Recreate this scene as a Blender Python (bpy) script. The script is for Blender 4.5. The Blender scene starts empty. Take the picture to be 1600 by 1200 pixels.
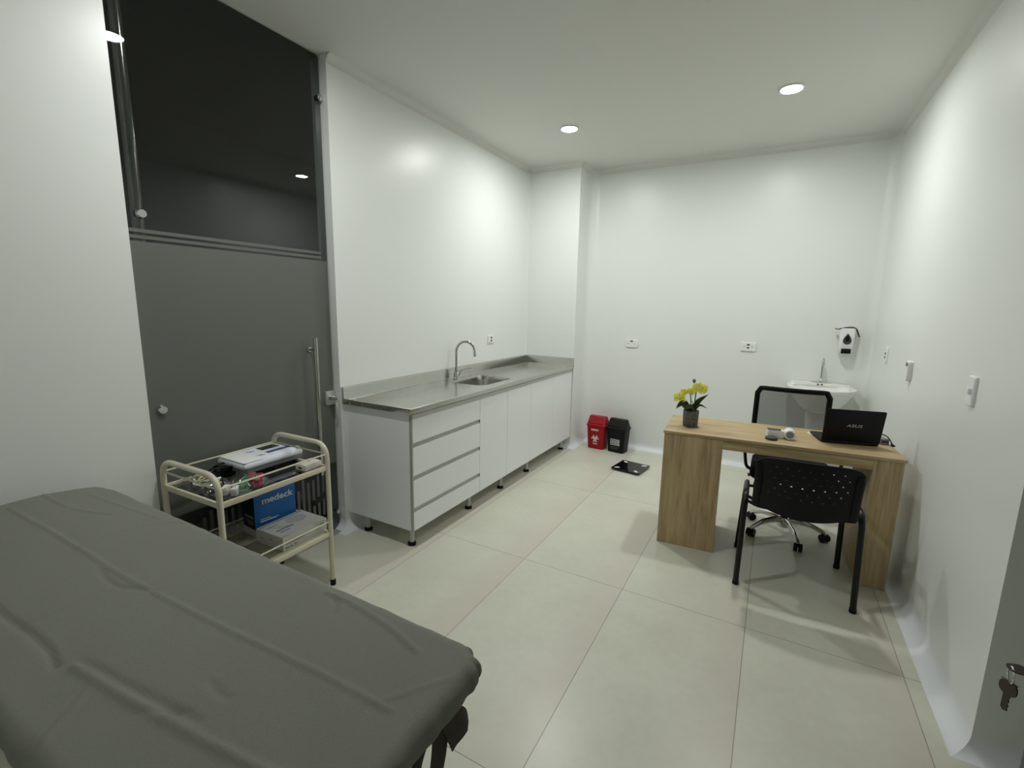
import bpy, bmesh, math, random
from mathutils import Vector, Matrix
random.seed(7)
PI = math.pi
sc = bpy.context.scene
COL = sc.collection

# ---------------------------------------------------------------- camera
YAW, PITCH, ROLL, CAMH, FPX = -.5077, .1666, .0179, 1.5101, 729.83
cy, sy, cp, sp = math.cos(YAW), math.sin(YAW), math.cos(PITCH), math.sin(PITCH)
fwd = Vector((sy*cp, cy*cp, -sp)); rgt = Vector((cy, -sy, 0)); upv = rgt.cross(fwd)
r2 = math.cos(ROLL)*rgt + math.sin(ROLL)*upv
u2 = -math.sin(ROLL)*rgt + math.cos(ROLL)*upv
cam = bpy.data.cameras.new('camera'); camo = bpy.data.objects.new('camera', cam); COL.objects.link(camo)
cam.sensor_fit = 'HORIZONTAL'; cam.sensor_width = 36; cam.lens = FPX/1600*36; cam.clip_start = .02
m = Matrix((r2, u2, -fwd)).transposed().to_4x4(); m.translation = (0, 0, CAMH)
camo.matrix_world = m
sc.camera = camo
# ---------------------------------------------------------------- world, exposure
w = bpy.data.worlds.new('world'); sc.world = w; w.use_nodes = True
w.node_tree.nodes['Background'].inputs[0].default_value = (.8, .85, .9, 1)
w.node_tree.nodes['Background'].inputs[1].default_value = .02
sc.view_settings.view_transform = 'Standard'; sc.view_settings.look = 'None'
sc.view_settings.gamma = 1; sc.view_settings.use_curve_mapping = False
sc.view_settings.exposure = 0.0
LAMP = 478.0            # radiance of the downlight lenses
sc.cycles.max_bounces = 10; sc.cycles.diffuse_bounces = 6; sc.cycles.glossy_bounces = 4
sc.cycles.transparent_max_bounces = 12; sc.cycles.sample_clamp_indirect = 6

# ---------------------------------------------------------------- room measures
XL, XR, YB, ZC = -2.393, .735, 4.94, 2.915
XCOL, YCOL = -1.8187, 4.598
YF = -.85
DY0, DY1 = .985, 2.037        # glass door opening in the left wall
XG = -2.453                   # plane of the glass
RY = 2.02                     # far jamb of the opening in the right wall

# ---------------------------------------------------------------- materials
def lin(c):
    return tuple(((v/255)/12.92 if v/255 <= .04045 else ((v/255+.055)/1.055)**2.4) for v in c)
def mat(name, rgb, rough=.5, metal=0., spec=.5, coat=0., noise=None, bump=None):
    M = bpy.data.materials.new(name); M.use_nodes = True
    nt = M.node_tree; b = nt.nodes['Principled BSDF']
    c = lin(rgb)
    b.inputs['Base Color'].default_value = (*c, 1)
    b.inputs['Roughness'].default_value = rough; b.inputs['Metallic'].default_value = metal
    b.inputs['Specular IOR Level'].default_value = spec; b.inputs['Coat Weight'].default_value = coat
    if noise or bump:
        tc = nt.nodes.new('ShaderNodeTexCoord')
    if noise:      # (scale, strength, stretch)
        mp = nt.nodes.new('ShaderNodeMapping'); mp.inputs['Scale'].default_value = noise[2] if len(noise) > 2 else (1, 1, 1)
        n = nt.nodes.new('ShaderNodeTexNoise'); n.inputs['Scale'].default_value = noise[0]; n.inputs['Detail'].default_value = 5
        r = nt.nodes.new('ShaderNodeMapRange'); r.inputs[1].default_value = .3; r.inputs[2].default_value = .7
        r.inputs[3].default_value = 1-noise[1]; r.inputs[4].default_value = 1+noise[1]
        mx = nt.nodes.new('ShaderNodeVectorMath'); mx.operation = 'SCALE'; mx.inputs[0].default_value = c
        nt.links.new(tc.outputs['Object'], mp.inputs[0]); nt.links.new(mp.outputs[0], n.inputs[0])
        nt.links.new(n.outputs[0], r.inputs[0]); nt.links.new(r.outputs[0], mx.inputs['Scale'])
        nt.links.new(mx.outputs[0], b.inputs['Base Color'])
    if bump:       # (scale, strength, distance)
        n = nt.nodes.new('ShaderNodeTexNoise'); n.inputs['Scale'].default_value = bump[0]; n.inputs['Detail'].default_value = 3
        bp = nt.nodes.new('ShaderNodeBump'); bp.inputs['Strength'].default_value = bump[1]; bp.inputs['Distance'].default_value = bump[2]
        nt.links.new(tc.outputs['Object'], n.inputs[0]); nt.links.new(n.outputs[0], bp.inputs['Height'])
        nt.links.new(bp.outputs[0], b.inputs['Normal'])
    return M
def glassy(name, tint, refl_rough=0.0, ior=1.75):
    M = bpy.data.materials.new(name); M.use_nodes = True; nt = M.node_tree
    for n in list(nt.nodes):
        if n.type != 'OUTPUT_MATERIAL': nt.nodes.remove(n)
    o = [n for n in nt.nodes if n.type == 'OUTPUT_MATERIAL'][0]
    t = nt.nodes.new('ShaderNodeBsdfTransparent'); t.inputs[0].default_value = (*tint, 1)
    g = nt.nodes.new('ShaderNodeBsdfGlossy'); g.inputs['Roughness'].default_value = refl_rough
    f = nt.nodes.new('ShaderNodeFresnel'); f.inputs[0].default_value = ior
    x = nt.nodes.new('ShaderNodeMixShader')
    ge = nt.nodes.new('ShaderNodeNewGeometry'); mu = nt.nodes.new('ShaderNodeMath'); mu.operation = 'MULTIPLY'
    iv = nt.nodes.new('ShaderNodeMath'); iv.operation = 'SUBTRACT'; iv.inputs[0].default_value = 1
    nt.links.new(ge.outputs['Backfacing'], iv.inputs[1]); nt.links.new(iv.outputs[0], mu.inputs[1]); nt.links.new(f.outputs[0], mu.inputs[0])
    nt.links.new(mu.outputs[0], x.inputs[0]); nt.links.new(t.outputs[0], x.inputs[1]); nt.links.new(g.outputs[0], x.inputs[2])
    nt.links.new(x.outputs[0], o.inputs[0]); return M
def veil(name, rgb, through, rough=.5, tint=(1, 1, 1)):
    """thin film or mesh: a diffuse/translucent layer that lets part of the light straight through"""
    M = bpy.data.materials.new(name); M.use_nodes = True; nt = M.node_tree
    for n in list(nt.nodes):
        if n.type != 'OUTPUT_MATERIAL': nt.nodes.remove(n)
    o = [n for n in nt.nodes if n.type == 'OUTPUT_MATERIAL'][0]
    t = nt.nodes.new('ShaderNodeBsdfTransparent'); t.inputs[0].default_value = (*tint, 1)
    d = nt.nodes.new('ShaderNodeBsdfPrincipled'); d.inputs['Base Color'].default_value = (*lin(rgb), 1)
    d.inputs['Roughness'].default_value = rough; d.inputs['Specular IOR Level'].default_value = .3
    x = nt.nodes.new('ShaderNodeMixShader'); x.inputs[0].default_value = 1-through
    nt.links.new(t.outputs[0], x.inputs[1]); nt.links.new(d.outputs[0], x.inputs[2]); nt.links.new(x.outputs[0], o.inputs[0])
    return M
def floor_mat():
    M = mat('porcelain_floor', (184, 181, 166), .30, 0, .45); nt = M.node_tree; b = nt.nodes['Principled BSDF']
    N = nt.nodes.new; L = nt.links.new
    g = N('ShaderNodeNewGeometry'); s = N('ShaderNodeSeparateXYZ'); L(g.outputs['Position'], s.inputs[0])
    def joint(axis, origin, size):
        a = N('ShaderNodeMath'); a.operation = 'SUBTRACT'; L(s.outputs[axis], a.inputs[0]); a.inputs[1].default_value = origin-40*size
        d = N('ShaderNodeMath'); d.operation = 'DIVIDE'; L(a.outputs[0], d.inputs[0]); d.inputs[1].default_value = size
        f = N('ShaderNodeMath'); f.operation = 'FRACT'; L(d.outputs[0], f.inputs[0])
        c = N('ShaderNodeMath'); c.operation = 'PINGPONG'; L(f.outputs[0], c.inputs[0]); c.inputs[1].default_value = .5
        k = N('ShaderNodeMath'); k.operation = 'MULTIPLY'; L(c.outputs[0], k.inputs[0]); k.inputs[1].default_value = size
        fl = N('ShaderNodeMath'); fl.operation = 'FLOOR'; L(d.outputs[0], fl.inputs[0])
        return k.outputs[0], fl.outputs[0], f.outputs[0]
    jx, ix, fx = joint('X', -1.187, .6); jy, iy, fy = joint('Y', 3.5407, 1.213)
    mn = N('ShaderNodeMath'); mn.operation = 'MINIMUM'; L(jx, mn.inputs[0]); L(jy, mn.inputs[1])
    lt = N('ShaderNodeMapRange'); L(mn.outputs[0], lt.inputs[0]); lt.inputs[1].default_value = .0009; lt.inputs[2].default_value = .0022
    lt.inputs[3].default_value = 0; lt.inputs[4].default_value = 1
    n1 = N('ShaderNodeTexNoise'); n1.inputs['Scale'].default_value = 2.2; n1.inputs['Detail'].default_value = 8; n1.inputs['Roughness'].default_value = .62
    L(g.outputs['Position'], n1.inputs[0])
    n2 = N('ShaderNodeTexNoise'); n2.inputs['Scale'].default_value = 26; n2.inputs['Detail'].default_value = 4; L(g.outputs['Position'], n2.inputs[0])
    ad = N('ShaderNodeMath'); ad.operation = 'MULTIPLY_ADD'; L(n2.outputs[0], ad.inputs[0]); ad.inputs[1].default_value = .3; L(n1.outputs[0], ad.inputs[2])
    cr = N('ShaderNodeValToRGB'); L(ad.outputs[0], cr.inputs[0])
    cr.color_ramp.elements[0].position = .42; cr.color_ramp.elements[0].color = (*lin((204, 203, 187)), 1)
    cr.color_ramp.elements[1].position = .88; cr.color_ramp.elements[1].color = (*lin((218, 218, 203)), 1)
    # every tile is fired a little pinker toward one long edge
    pk = N('ShaderNodeMapRange'); L(fx, pk.inputs[0]); pk.inputs[1].default_value = .62; pk.inputs[2].default_value = 1; pk.inputs[3].default_value = 0; pk.inputs[4].default_value = .55
    mp = N('ShaderNodeMix'); mp.data_type = 'RGBA'; L(pk.outputs[0], mp.inputs['Factor']); L(cr.outputs[0], mp.inputs['A']); mp.inputs['B'].default_value = (*lin((205, 196, 184)), 1)
    mx = N('ShaderNodeMix'); mx.data_type = 'RGBA'; L(lt.outputs[0], mx.inputs['Factor'])
    mx.inputs['A'].default_value = (*lin((140, 135, 122)), 1); L(mp.outputs['Result'], mx.inputs['B'])
    L(mx.outputs['Result'], b.inputs['Base Color'])
    return M
def wood_mat(name, axis):
    M = mat(name, (178, 152, 116), .5, 0, .35); nt = M.node_tree; b = nt.nodes['Principled BSDF']; N = nt.nodes.new; L = nt.links.new
    tc = N('ShaderNodeTexCoord'); mp = N('ShaderNodeMapping'); L(tc.outputs['Object'], mp.inputs[0])
    st = [14, 14, 14]; st[axis] = 1.1; mp.inputs['Scale'].default_value = st
    n = N('ShaderNodeTexNoise'); n.inputs['Scale'].default_value = 1.6; n.inputs['Detail'].default_value = 7; n.inputs['Roughness'].default_value = .62; n.inputs['Distortion'].default_value = .8
    L(mp.outputs[0], n.inputs[0])
    mp2 = N('ShaderNodeMapping'); L(tc.outputs['Object'], mp2.inputs[0]); s2 = [120, 120, 120]; s2[axis] = 6; mp2.inputs['Scale'].default_value = s2
    n2 = N('ShaderNodeTexNoise'); n2.inputs['Scale'].default_value = 1; n2.inputs['Detail'].default_value = 2; L(mp2.outputs[0], n2.inputs[0])
    ad = N('ShaderNodeMath'); ad.operation = 'MULTIPLY_ADD'; L(n2.outputs[0], ad.inputs[0]); ad.inputs[1].default_value = .35; L(n.outputs[0], ad.inputs[2])
    cr = N('ShaderNodeValToRGB'); L(ad.outputs[0], cr.inputs[0])
    e = cr.color_ramp.elements; e[0].position = .45; e[0].color = (*lin((150, 127, 92)), 1); e[1].position = .9; e[1].color = (*lin((198, 177, 138)), 1)
    k = e.new(.66); k.color = (*lin((181, 158, 119)), 1)
    L(cr.outputs[0], b.inputs['Base Color']); return M
def emit(name, rgb, s):
    M = bpy.data.materials.new(name); M.use_nodes = True; b = M.node_tree.nodes['Principled BSDF']
    b.inputs['Base Color'].default_value = (.8, .8, .8, 1)
    b.inputs['Emission Color'].default_value = (*rgb, 1); b.inputs['Emission Strength'].default_value = s; return M

WALL = mat('white_epoxy_paint', (233, 236, 233), .34, 0, .45, bump=(60, .08, .002))
CEIL = mat('white_ceiling_paint', (220, 221, 215), .75, 0, .3)
COVE = mat('white_pvc_cove', (232, 235, 238), .35, 0, .5)
FLOOR = floor_mat()
STEEL = mat('stainless_steel', (200, 199, 193), .2, 1, .5, noise=(30, .04, (1, 1, 1)))
STEELB = mat('polished_steel', (205, 204, 198), .14, 1)
CHROME = mat('chrome', (214, 215, 216), .07, 1)
ALU = mat('brushed_aluminium', (188, 188, 184), .42, .35)
MELA = mat('white_melamine', (243, 245, 247), .32, 0, .5)
CREAM = mat('cream_enamel', (214, 208, 186), .3, 0, .5)
BLKP = mat('black_plastic', (11, 11, 12), .48, 0, .25)
BLKS = mat('satin_black_enamel', (10, 10, 11), .3, 0, .35)
BLKF = mat('black_fabric', (16, 16, 17), .9, 0, .2)
RUB = mat('black_rubber', (14, 14, 14), .7, 0, .3)
DARKG = mat('dark_grey_plastic', (62, 63, 62), .45)
MIDG = mat('grey_plastic', (132, 134, 138), .42)
WHTP = mat('white_plastic', (236, 238, 238), .32, 0, .5)
PORC = mat('white_porcelain', (236, 236, 232), .12, 0, .5)
RED = mat('red_plastic', (152, 4, 18), .4, 0, .35)
GLASS = glassy('smoked_glass', (.60, .62, .61))
FILM = veil('frosted_film', (112, 114, 109), .12, .45)
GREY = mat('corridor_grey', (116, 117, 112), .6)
SHEET = mat('grey_bed_sheet', (125, 126, 118), .85, 0, .15, noise=(240, .05), bump=(420, .25, .0006))
STRAPM = mat('dark_taupe_cloth', (82, 76, 68), .9, 0, .15, noise=(90, .12))
VINYL = mat('black_vinyl', (28, 28, 30), .45)
WOODX = wood_mat('oak_laminate_lengthwise', 0)
WOODZ = wood_mat('oak_laminate_upright', 2)
INK = mat('dark_ink', (60, 60, 62), .6)
INKW = mat('white_ink', (226, 222, 216), .6)

# ---------------------------------------------------------------- mesh helpers
class MB:
    def __init__(self): self.bm = bmesh.new()
    def _tf(self, vs, M):
        if M is not None:
            for v in vs: v.co = M @ v.co
    def box(self, x0, x1, y0, y1, z0, z1, bevel=0, M=None, seg=2):
        b = bmesh.new()
        vs = [b.verts.new((x, y, z)) for x in (x0, x1) for y in (y0, y1) for z in (z0, z1)]
        for f in ((0, 1, 3, 2), (4, 6, 7, 5), (0, 4, 5, 1), (2, 3, 7, 6), (0, 2, 6, 4), (1, 5, 7, 3)): b.faces.new([vs[i] for i in f])
        if bevel: bmesh.ops.bevel(b, geom=b.edges[:], offset=bevel, segments=seg, profile=.5, affect='EDGES', clamp_overlap=True)
        self._tf(b.verts, M); self.add(b); return self
    def add(self, b):
        mp = {}
        for v in b.verts: mp[v] = self.bm.verts.new(v.co)
        for f in b.faces:
            try: nf = self.bm.faces.new([mp[v] for v in f.verts])
            except ValueError: pass
        b.free()
    def loft(self, rings, cap0=True, cap1=True, closed=True, M=None):
        R = [[self.bm.verts.new(M @ Vector(p) if M is not None else Vector(p)) for p in r] for r in rings]
        n = len(R[0])
        for a, b in zip(R[:-1], R[1:]):
            for i in range(n if closed else n-1):
                j = (i+1) % n
                try: self.bm.faces.new((a[i], a[j], b[j], b[i]))
                except ValueError: pass
        if cap0: self.bm.faces.new(list(reversed(R[0])))
        if cap1: self.bm.faces.new(R[-1])
        return self
    def cyl(self, p0, p1, r0, r1=None, n=24, M=None):
        p0, p1 = Vector(p0), Vector(p1); r1 = r0 if r1 is None else r1
        d = (p1-p0).normalized(); a = d.orthogonal().normalized(); b = d.cross(a)
        ring = lambda p, r: [p+r*(math.cos(t)*a+math.sin(t)*b) for t in [2*PI*i/n for i in range(n)]]
        return self.loft([ring(p0, r0), ring(p1, r1)], M=M)
    def tube(self, pts, r, n=12, closed=False, M=None, ell=None):
        pts = [Vector(p) for p in pts]; k = len(pts); rs = r if isinstance(r, (list, tuple)) else [r]*k
        T = []
        for i in range(k):
            if closed: t = pts[(i+1) % k]-pts[i-1]
            else: t = pts[min(i+1, k-1)]-pts[max(i-1, 0)]
            T.append(t.normalized())
        a = T[0].orthogonal().normalized()
        if ell is not None: a = (Vector(ell[2])-T[0]*Vector(ell[2]).dot(T[0])).normalized()
        rings = []
        for i in range(k):
            a = (a-T[i]*a.dot(T[i])).normalized(); b = T[i].cross(a)
            ea, eb = (ell[0], ell[1]) if ell is not None else (1, 1)
            rings.append([pts[i]+rs[i]*(ea*math.cos(t)*a+eb*math.sin(t)*b) for t in [2*PI*j/n for j in range(n)]])
        if closed: rings.append(rings[0])
        if closed:
            R = [[self.bm.verts.new(M @ p if M is not None else p) for p in rr] for rr in rings[:-1]]
            for i in range(k):
                A, B = R[i], R[(i+1) % k]
                for j in range(n): self.bm.faces.new((A[j], A[(j+1) % n], B[(j+1) % n], B[j]))
            return self
        return self.loft(rings, M=M)
    def lathe(self, prof, c=(0, 0, 0), n=32, M=None):
        rings = [[(c[0]+max(r, 1e-4)*math.cos(2*PI*i/n), c[1]+max(r, 1e-4)*math.sin(2*PI*i/n), c[2]+z) for i in range(n)] for r, z in prof]
        return self.loft(rings, M=M)
    def prism(self, outl, h0, h1, M=None):
        return self.loft([[(x, y, h0) for x, y in outl], [(x, y, h1) for x, y in outl]], M=M)
    def ball(self, c, r, n=14, M=None):
        rx, ry, rz = r if isinstance(r, (tuple, list)) else (r, r, r)
        rings = [[(c[0]+rx*math.sin(t)*math.cos(2*PI*i/n), c[1]+ry*math.sin(t)*math.sin(2*PI*i/n), c[2]-rz*math.cos(t)) for i in range(n)] for t in [PI*(k+.02)/(n//2+.04) for k in range(n//2+1)]]
        return self.loft(rings, M=M)
    def sweep(self, path, prof, close_prof=True):
        """prof points (side, z) swept along a plan polyline with mitred corners, side measured to the right of travel"""
        P = [Vector((p[0], p[1])) for p in path]; k = len(P)
        rings = []
        for i in range(k):
            d0 = (P[i]-P[i-1]).normalized() if i > 0 else (P[1]-P[0]).normalized()
            d1 = (P[i+1]-P[i]).normalized() if i < k-1 else d0
            n0 = Vector((d0.y, -d0.x)); n1 = Vector((d1.y, -d1.x)); mm = (n0+n1); mm = mm/ (mm.dot(n0))
            rings.append([(P[i].x+mm.x*s, P[i].y+mm.y*s, z) for s, z in prof])
        return rings
    def build(self, name, material, parent=None, smooth=35, M=None):
        bm = self.bm
        if M is not None: bmesh.ops.transform(bm, matrix=M, verts=bm.verts)
        bmesh.ops.recalc_face_normals(bm, faces=bm.faces)
        me = bpy.data.meshes.new(name); bm.to_mesh(me); bm.free()
        if smooth:
            for p in me.polygons: p.use_smooth = True
            me.set_sharp_from_angle(angle=math.radians(smooth))
        me.materials.append(material)
        o = bpy.data.objects.new(name, me); COL.objects.link(o)
        if parent is not None: o.parent = parent
        return o
def tag(o, label=None, cat=None, group=None, kind=None):
    if label: o['label'] = label
    if cat: o['category'] = cat
    if group: o['group'] = group
    if kind: o['kind'] = kind
    return o
def thing(name, label, cat, loc=(0, 0, 0), rz=0., group=None, kind=None):
    o = bpy.data.objects.new(name, None); COL.objects.link(o); o.empty_display_size = .05
    o.location = loc; o.rotation_euler = (0, 0, rz)
    return tag(o, label, cat, group, kind)
def struct(o, label=None): o['kind'] = 'structure'; (label and o.__setitem__('label', label)); return o
def rrect(w, h, r, n=6, cx=0, cy=0):
    out = []
    for sx, sy, a0 in ((1, 1, 0), (-1, 1, 90), (-1, -1, 180), (1, -1, 270)):
        for i in range(n+1):
            a = math.radians(a0+90*i/n); out.append((cx+sx*(w/2-r)+r*math.cos(a), cy+sy*(h/2-r)+r*math.sin(a)))
    return out
def fillet(pts, r, n=6):
    """polyline with rounded corners"""
    P = [Vector(p) for p in pts]; out = [P[0]]
    for i in range(1, len(P)-1):
        a = (P[i-1]-P[i]); b = (P[i+1]-P[i]); q = min(r, a.length*.49, b.length*.49)
        A = P[i]+a.normalized()*q; B = P[i]+b.normalized()*q
        for k in range(n+1):
            t = k/n; out.append((1-t)**2*A+2*t*(1-t)*P[i]+t*t*B)
    out.append(P[-1]); return out
def spline(pts, n=8):
    P = [Vector(p) for p in pts]; out = []
    for i in range(len(P)-1):
        p0 = P[i-1] if i else P[0]*2-P[1]; p1 = P[i]; p2 = P[i+1]; p3 = P[i+2] if i+2 < len(P) else P[i+1]*2-P[i]
        for k in range(n):
            t = k/n; out.append(.5*((2*p1)+(p2-p0)*t+(2*p0-5*p1+4*p2-p3)*t*t+(3*p1-p0-3*p2+p3)*t**3))
    out.append(P[-1]); return out
def text_mesh(s, size, name, material, parent, M, shear=0., bold=0., spacing=1., thick=.0006, sx=1.):
    cu = bpy.data.curves.new('lettering', 'FONT'); cu.body = s; cu.size = size; cu.shear = shear; cu.offset = bold
    cu.space_character = spacing; cu.align_x = 'CENTER'; cu.align_y = 'CENTER'; cu.extrude = thick
    t = bpy.data.objects.new('lettering', cu); COL.objects.link(t)
    bpy.context.view_layer.update()
    me = bpy.data.meshes.new_from_object(t.evaluated_get(bpy.context.evaluated_depsgraph_get()))
    bpy.data.objects.remove(t); bpy.data.curves.remove(cu)
    me.transform(M @ Matrix.Diagonal((sx, 1, 1, 1))); me.materials.clear(); me.materials.append(material); me.name = name
    o = bpy.data.objects.new(name, me); COL.objects.link(o); o.parent = parent; return o
def frame(origin, ex, ey):
    ex = Vector(ex).normalized(); ey = Vector(ey); ey = (ey-ex*ey.dot(ex)).normalized(); ez = ex.cross(ey)
    M = Matrix((ex, ey, ez)).transposed().to_4x4(); M.translation = origin; return M
XZ = lambda o: frame(o, (1, 0, 0), (0, 0, 1))      # a sheet facing -y

# ================================================================ SETTING
T = .135
struct(MB().box(-4.4, 2.0, -1.9, 6.0, -.12, 0).build('floor', FLOOR, smooth=0))
struct(MB().box(XL-.0655, XR+.5, YF-.1, YB+.1, ZC, ZC+.1).build('ceiling', CEIL, smooth=0))
wl = MB().box(XL-T, XL, -1.5, DY0, 0, ZC).box(XL-T, XL, DY1, YB+.1, 0, ZC)
struct(wl.build('wall_left', WALL, smooth=0))
struct(MB().box(XL, XCOL, YCOL, YB+.02, 0, ZC).build('wall_column', WALL, smooth=0))
struct(MB().box(XL, XR+.14, YB, YB+.1, 0, ZC).build('wall_back', WALL, smooth=0))
struct(MB().box(XR, XR+.14, RY, YB, 0, ZC).box(XR, XR+.14, YF, .08, 0, ZC).box(XR, XR+.14, .08, RY, 2.3, ZC).build('wall_right', WALL, smooth=0))
struct(MB().box(XL-T, XR+.14, YF-.1, YF, 0, ZC).build('wall_front', WALL, smooth=0))
# hall behind the glass door and lobby behind the right opening
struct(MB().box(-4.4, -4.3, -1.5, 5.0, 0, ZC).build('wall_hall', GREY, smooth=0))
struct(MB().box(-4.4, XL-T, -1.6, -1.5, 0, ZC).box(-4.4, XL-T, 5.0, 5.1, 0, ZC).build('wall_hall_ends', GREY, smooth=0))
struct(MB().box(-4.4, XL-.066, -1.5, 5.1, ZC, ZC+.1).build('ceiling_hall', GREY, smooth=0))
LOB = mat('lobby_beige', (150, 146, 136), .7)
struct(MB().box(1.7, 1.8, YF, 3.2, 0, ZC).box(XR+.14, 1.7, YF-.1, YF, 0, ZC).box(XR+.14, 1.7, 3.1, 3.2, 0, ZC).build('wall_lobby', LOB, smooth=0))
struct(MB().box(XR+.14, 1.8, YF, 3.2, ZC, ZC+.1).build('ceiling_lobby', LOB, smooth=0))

RC = .065
cove = [(0, 0), (0, RC)]+[(RC-RC*math.cos(a), RC-RC*math.sin(a)) for a in [PI/2*i/8 for i in range(1, 9)]]+[(RC, 0)]
cove = [(0, .0005)]+[(s, z+.0005) for s, z in cove[1:-1]]
def coves(path, names):
    rings = MB().sweep(path, cove)
    for i, nm in enumerate(names):
        if nm: struct(MB().loft([rings[i], rings[i+1]]).build(nm, COVE))
coves([(XL-T+.01, DY1), (XL, DY1), (XL, YCOL), (XCOL, YCOL), (XCOL, YB), (XR, YB), (XR, RY), (XR+.13, RY)],
      ['baseboard_jamb', 'baseboard_left', 'baseboard_column_front', 'baseboard_column_side', 'baseboard_back', 'baseboard_right', 'baseboard_right_jamb'])
coves([(XL, YF), (XL, DY0), (XL-T+.01, DY0)], ['baseboard_left_near', 'baseboard_jamb_near'])
RT = .05
cc = [(0, ZC-.0005)]+[(RT-RT*math.cos(a), ZC-.0005-RT+RT*math.sin(a)) for a in [PI/2*i/8 for i in range(9)]]
def top_cove(path, nm):
    rings = MB().sweep(path, cc); mb = MB()
    mb.loft(rings); struct(mb.build(nm, CEIL))
top_cove([(XL, DY1+.0), (XL, YCOL), (XCOL, YCOL), (XCOL, YB), (XR, YB), (XR, YF)], 'trim_ceiling')
top_cove([(XL, YF), (XL, DY0)], 'trim_ceiling_near')
def vcove(x, y, dx, dy, r, nm):
    pr = [(x, y)]+[(x+dx*(r-r*math.cos(a)), y+dy*(r-r*math.sin(a))) for a in [PI/2*i/10 for i in range(11)]]
    struct(MB().prism(pr, .02, ZC-.01).build(nm, WALL))
vcove(XCOL, YB, 1, -1, .09, 'trim_corner_back'); vcove(XR, YB, -1, -1, .07, 'trim_corner_right'); vcove(XL, YCOL, 1, -1, .02, 'trim_corner_left')

# ---------------------------------------------------------------- glass door in the left wall
d1 = thing('door_1', 'full-height smoked glass door with frosted lower half in the left wall', 'door', (XG, (DY0+DY1)/2, 0), 0, kind='structure')
hw = (DY1-DY0)/2; oy = (DY0+DY1)/2
MB().box(-.005, .005, -hw+.006, hw-.008, .012, ZC-.012).build('glass_pane', GLASS, d1, 0)
fl = MB()
fl.box(.0055, .0065, -hw+.006, hw-.010, .47, 1.757)
fl.box(.0055, .0065, -hw+.006, 1.983-oy, 1.769, 1.783); fl.box(.0055, .0065, -hw+.006, 1.983-oy, 1.795, 1.81)
x = -hw+.02
while x < 1.97-oy:
    a = random.uniform(.11, .2); b = random.uniform(.36, .455)
    if random.random() < .45:
        c = random.uniform(.24, .32); fl.box(.0055, .0065, x, x+.017, a, c-.02); fl.box(.0055, .0065, x, x+.017, c+.02, b)
    else: fl.box(.0055, .0065, x, x+.017, a, b)
    x += .036
fl.build('frosted_film', FILM, d1, 0)
MB().cyl((-.034, 1.062-oy, .002), (-.034, 1.062-oy, ZC-.004), .027, n=32).build('support_tube', STEELB, d1)
for z in (1.874, 1.004, .12):
    k = MB().cyl((-.01, 1.059-oy, z), (.010, 1.059-oy, z), .023).cyl((.010, 1.059-oy, z), (.022, 1.059-oy, z), .023, .017)
    k.build('glass_clamp', CHROME, d1)
for z in (2.68, .13):
    MB().cyl((-.012, hw-.018, z), (.018, hw-.018, z), .017).ball((.02, hw-.018, z), (.012, .02, .02)).build('glass_stop', CHROME, d1)
hy = 1.868-oy; hx = .062
hb = MB().cyl((hx, hy, .44), (hx, hy, 1.30), .0125)
hb.cyl((0, hy, 1.225), (hx, hy, 1.225), .008).cyl((0, hy, .52), (hx, hy, .52), .008).cyl((.004, hy, 1.225), (.01, hy, 1.225), .015).cyl((.004, hy, .52), (.01, hy, .52), .015)
hb.build('pull_handle', STEEL, d1)
lk = MB().box(-.012, .02, hw-.075, hw-.004, .862, .952, .003).build('lock_plate', ALU, d1)
MB().cyl((.018, hw-.044, .908), (.048, hw-.044, .908), .02, .018).cyl((.048, hw-.044, .908), (.056, hw-.044, .908), .010).build('lock_cylinder', CHROME, lk)
struct(MB().box(XL-T, XL-.0, DY0, DY1, .0005, .006).build('trim_threshold', ALU, smooth=0))

# ---------------------------------------------------------------- glass door standing open at the right
hinge = Vector((.735, .12)); free = Vector((.425, .985)); dd = (free-hinge)
d2 = thing('door_2', 'frosted glass door leaf standing ajar at the right edge', 'door', (hinge.x, hinge.y, 0), math.atan2(dd.y, dd.x), kind='structure')
Ld = dd.length
FILM2 = veil('grey_film', (112, 112, 104), .25, .4)
MB().box(.04, Ld, -.005, .005, .015, 2.25).build('glass_pane', GLASS, d2, 0)
lk2 = MB().box(Ld-.055, Ld-.003, -.02, .02, .935, 1.03, .004).build('lock_plate', ALU, d2)

# ================================================================ CEILING DOWNLIGHTS
LENS = emit('downlight_lens', (.985, 1, .985), LAMP)
def downlight(x, y, label):
    t = thing('ceiling_downlight', label, 'ceiling light', (x, y, ZC), 0, 'recessed ceiling downlights')
    MB().lathe([(.064, -.0005), (.074, -.001), (.076, -.005), (.072, -.008), (.062, -.008), (.059, -.003), (.059, .0)], n=40).build('trim_ring', WHTP, t)
    MB().lathe([(.0, -.0045), (.056, -.0045), (.059, -.003), (.059, -.001), (0, -.001)], n=40).build('lens', LENS, t)
    return t
downlight(-1.589, 3.725, 'lit round downlight above the steel worktop, left one of the two in view')
downlight(-.054, 3.717, 'lit round downlight above the desk, right one of the two in view')
downlight(-1.60, 1.372, 'lit round downlight mirrored in the top left of the glass door')

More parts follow.
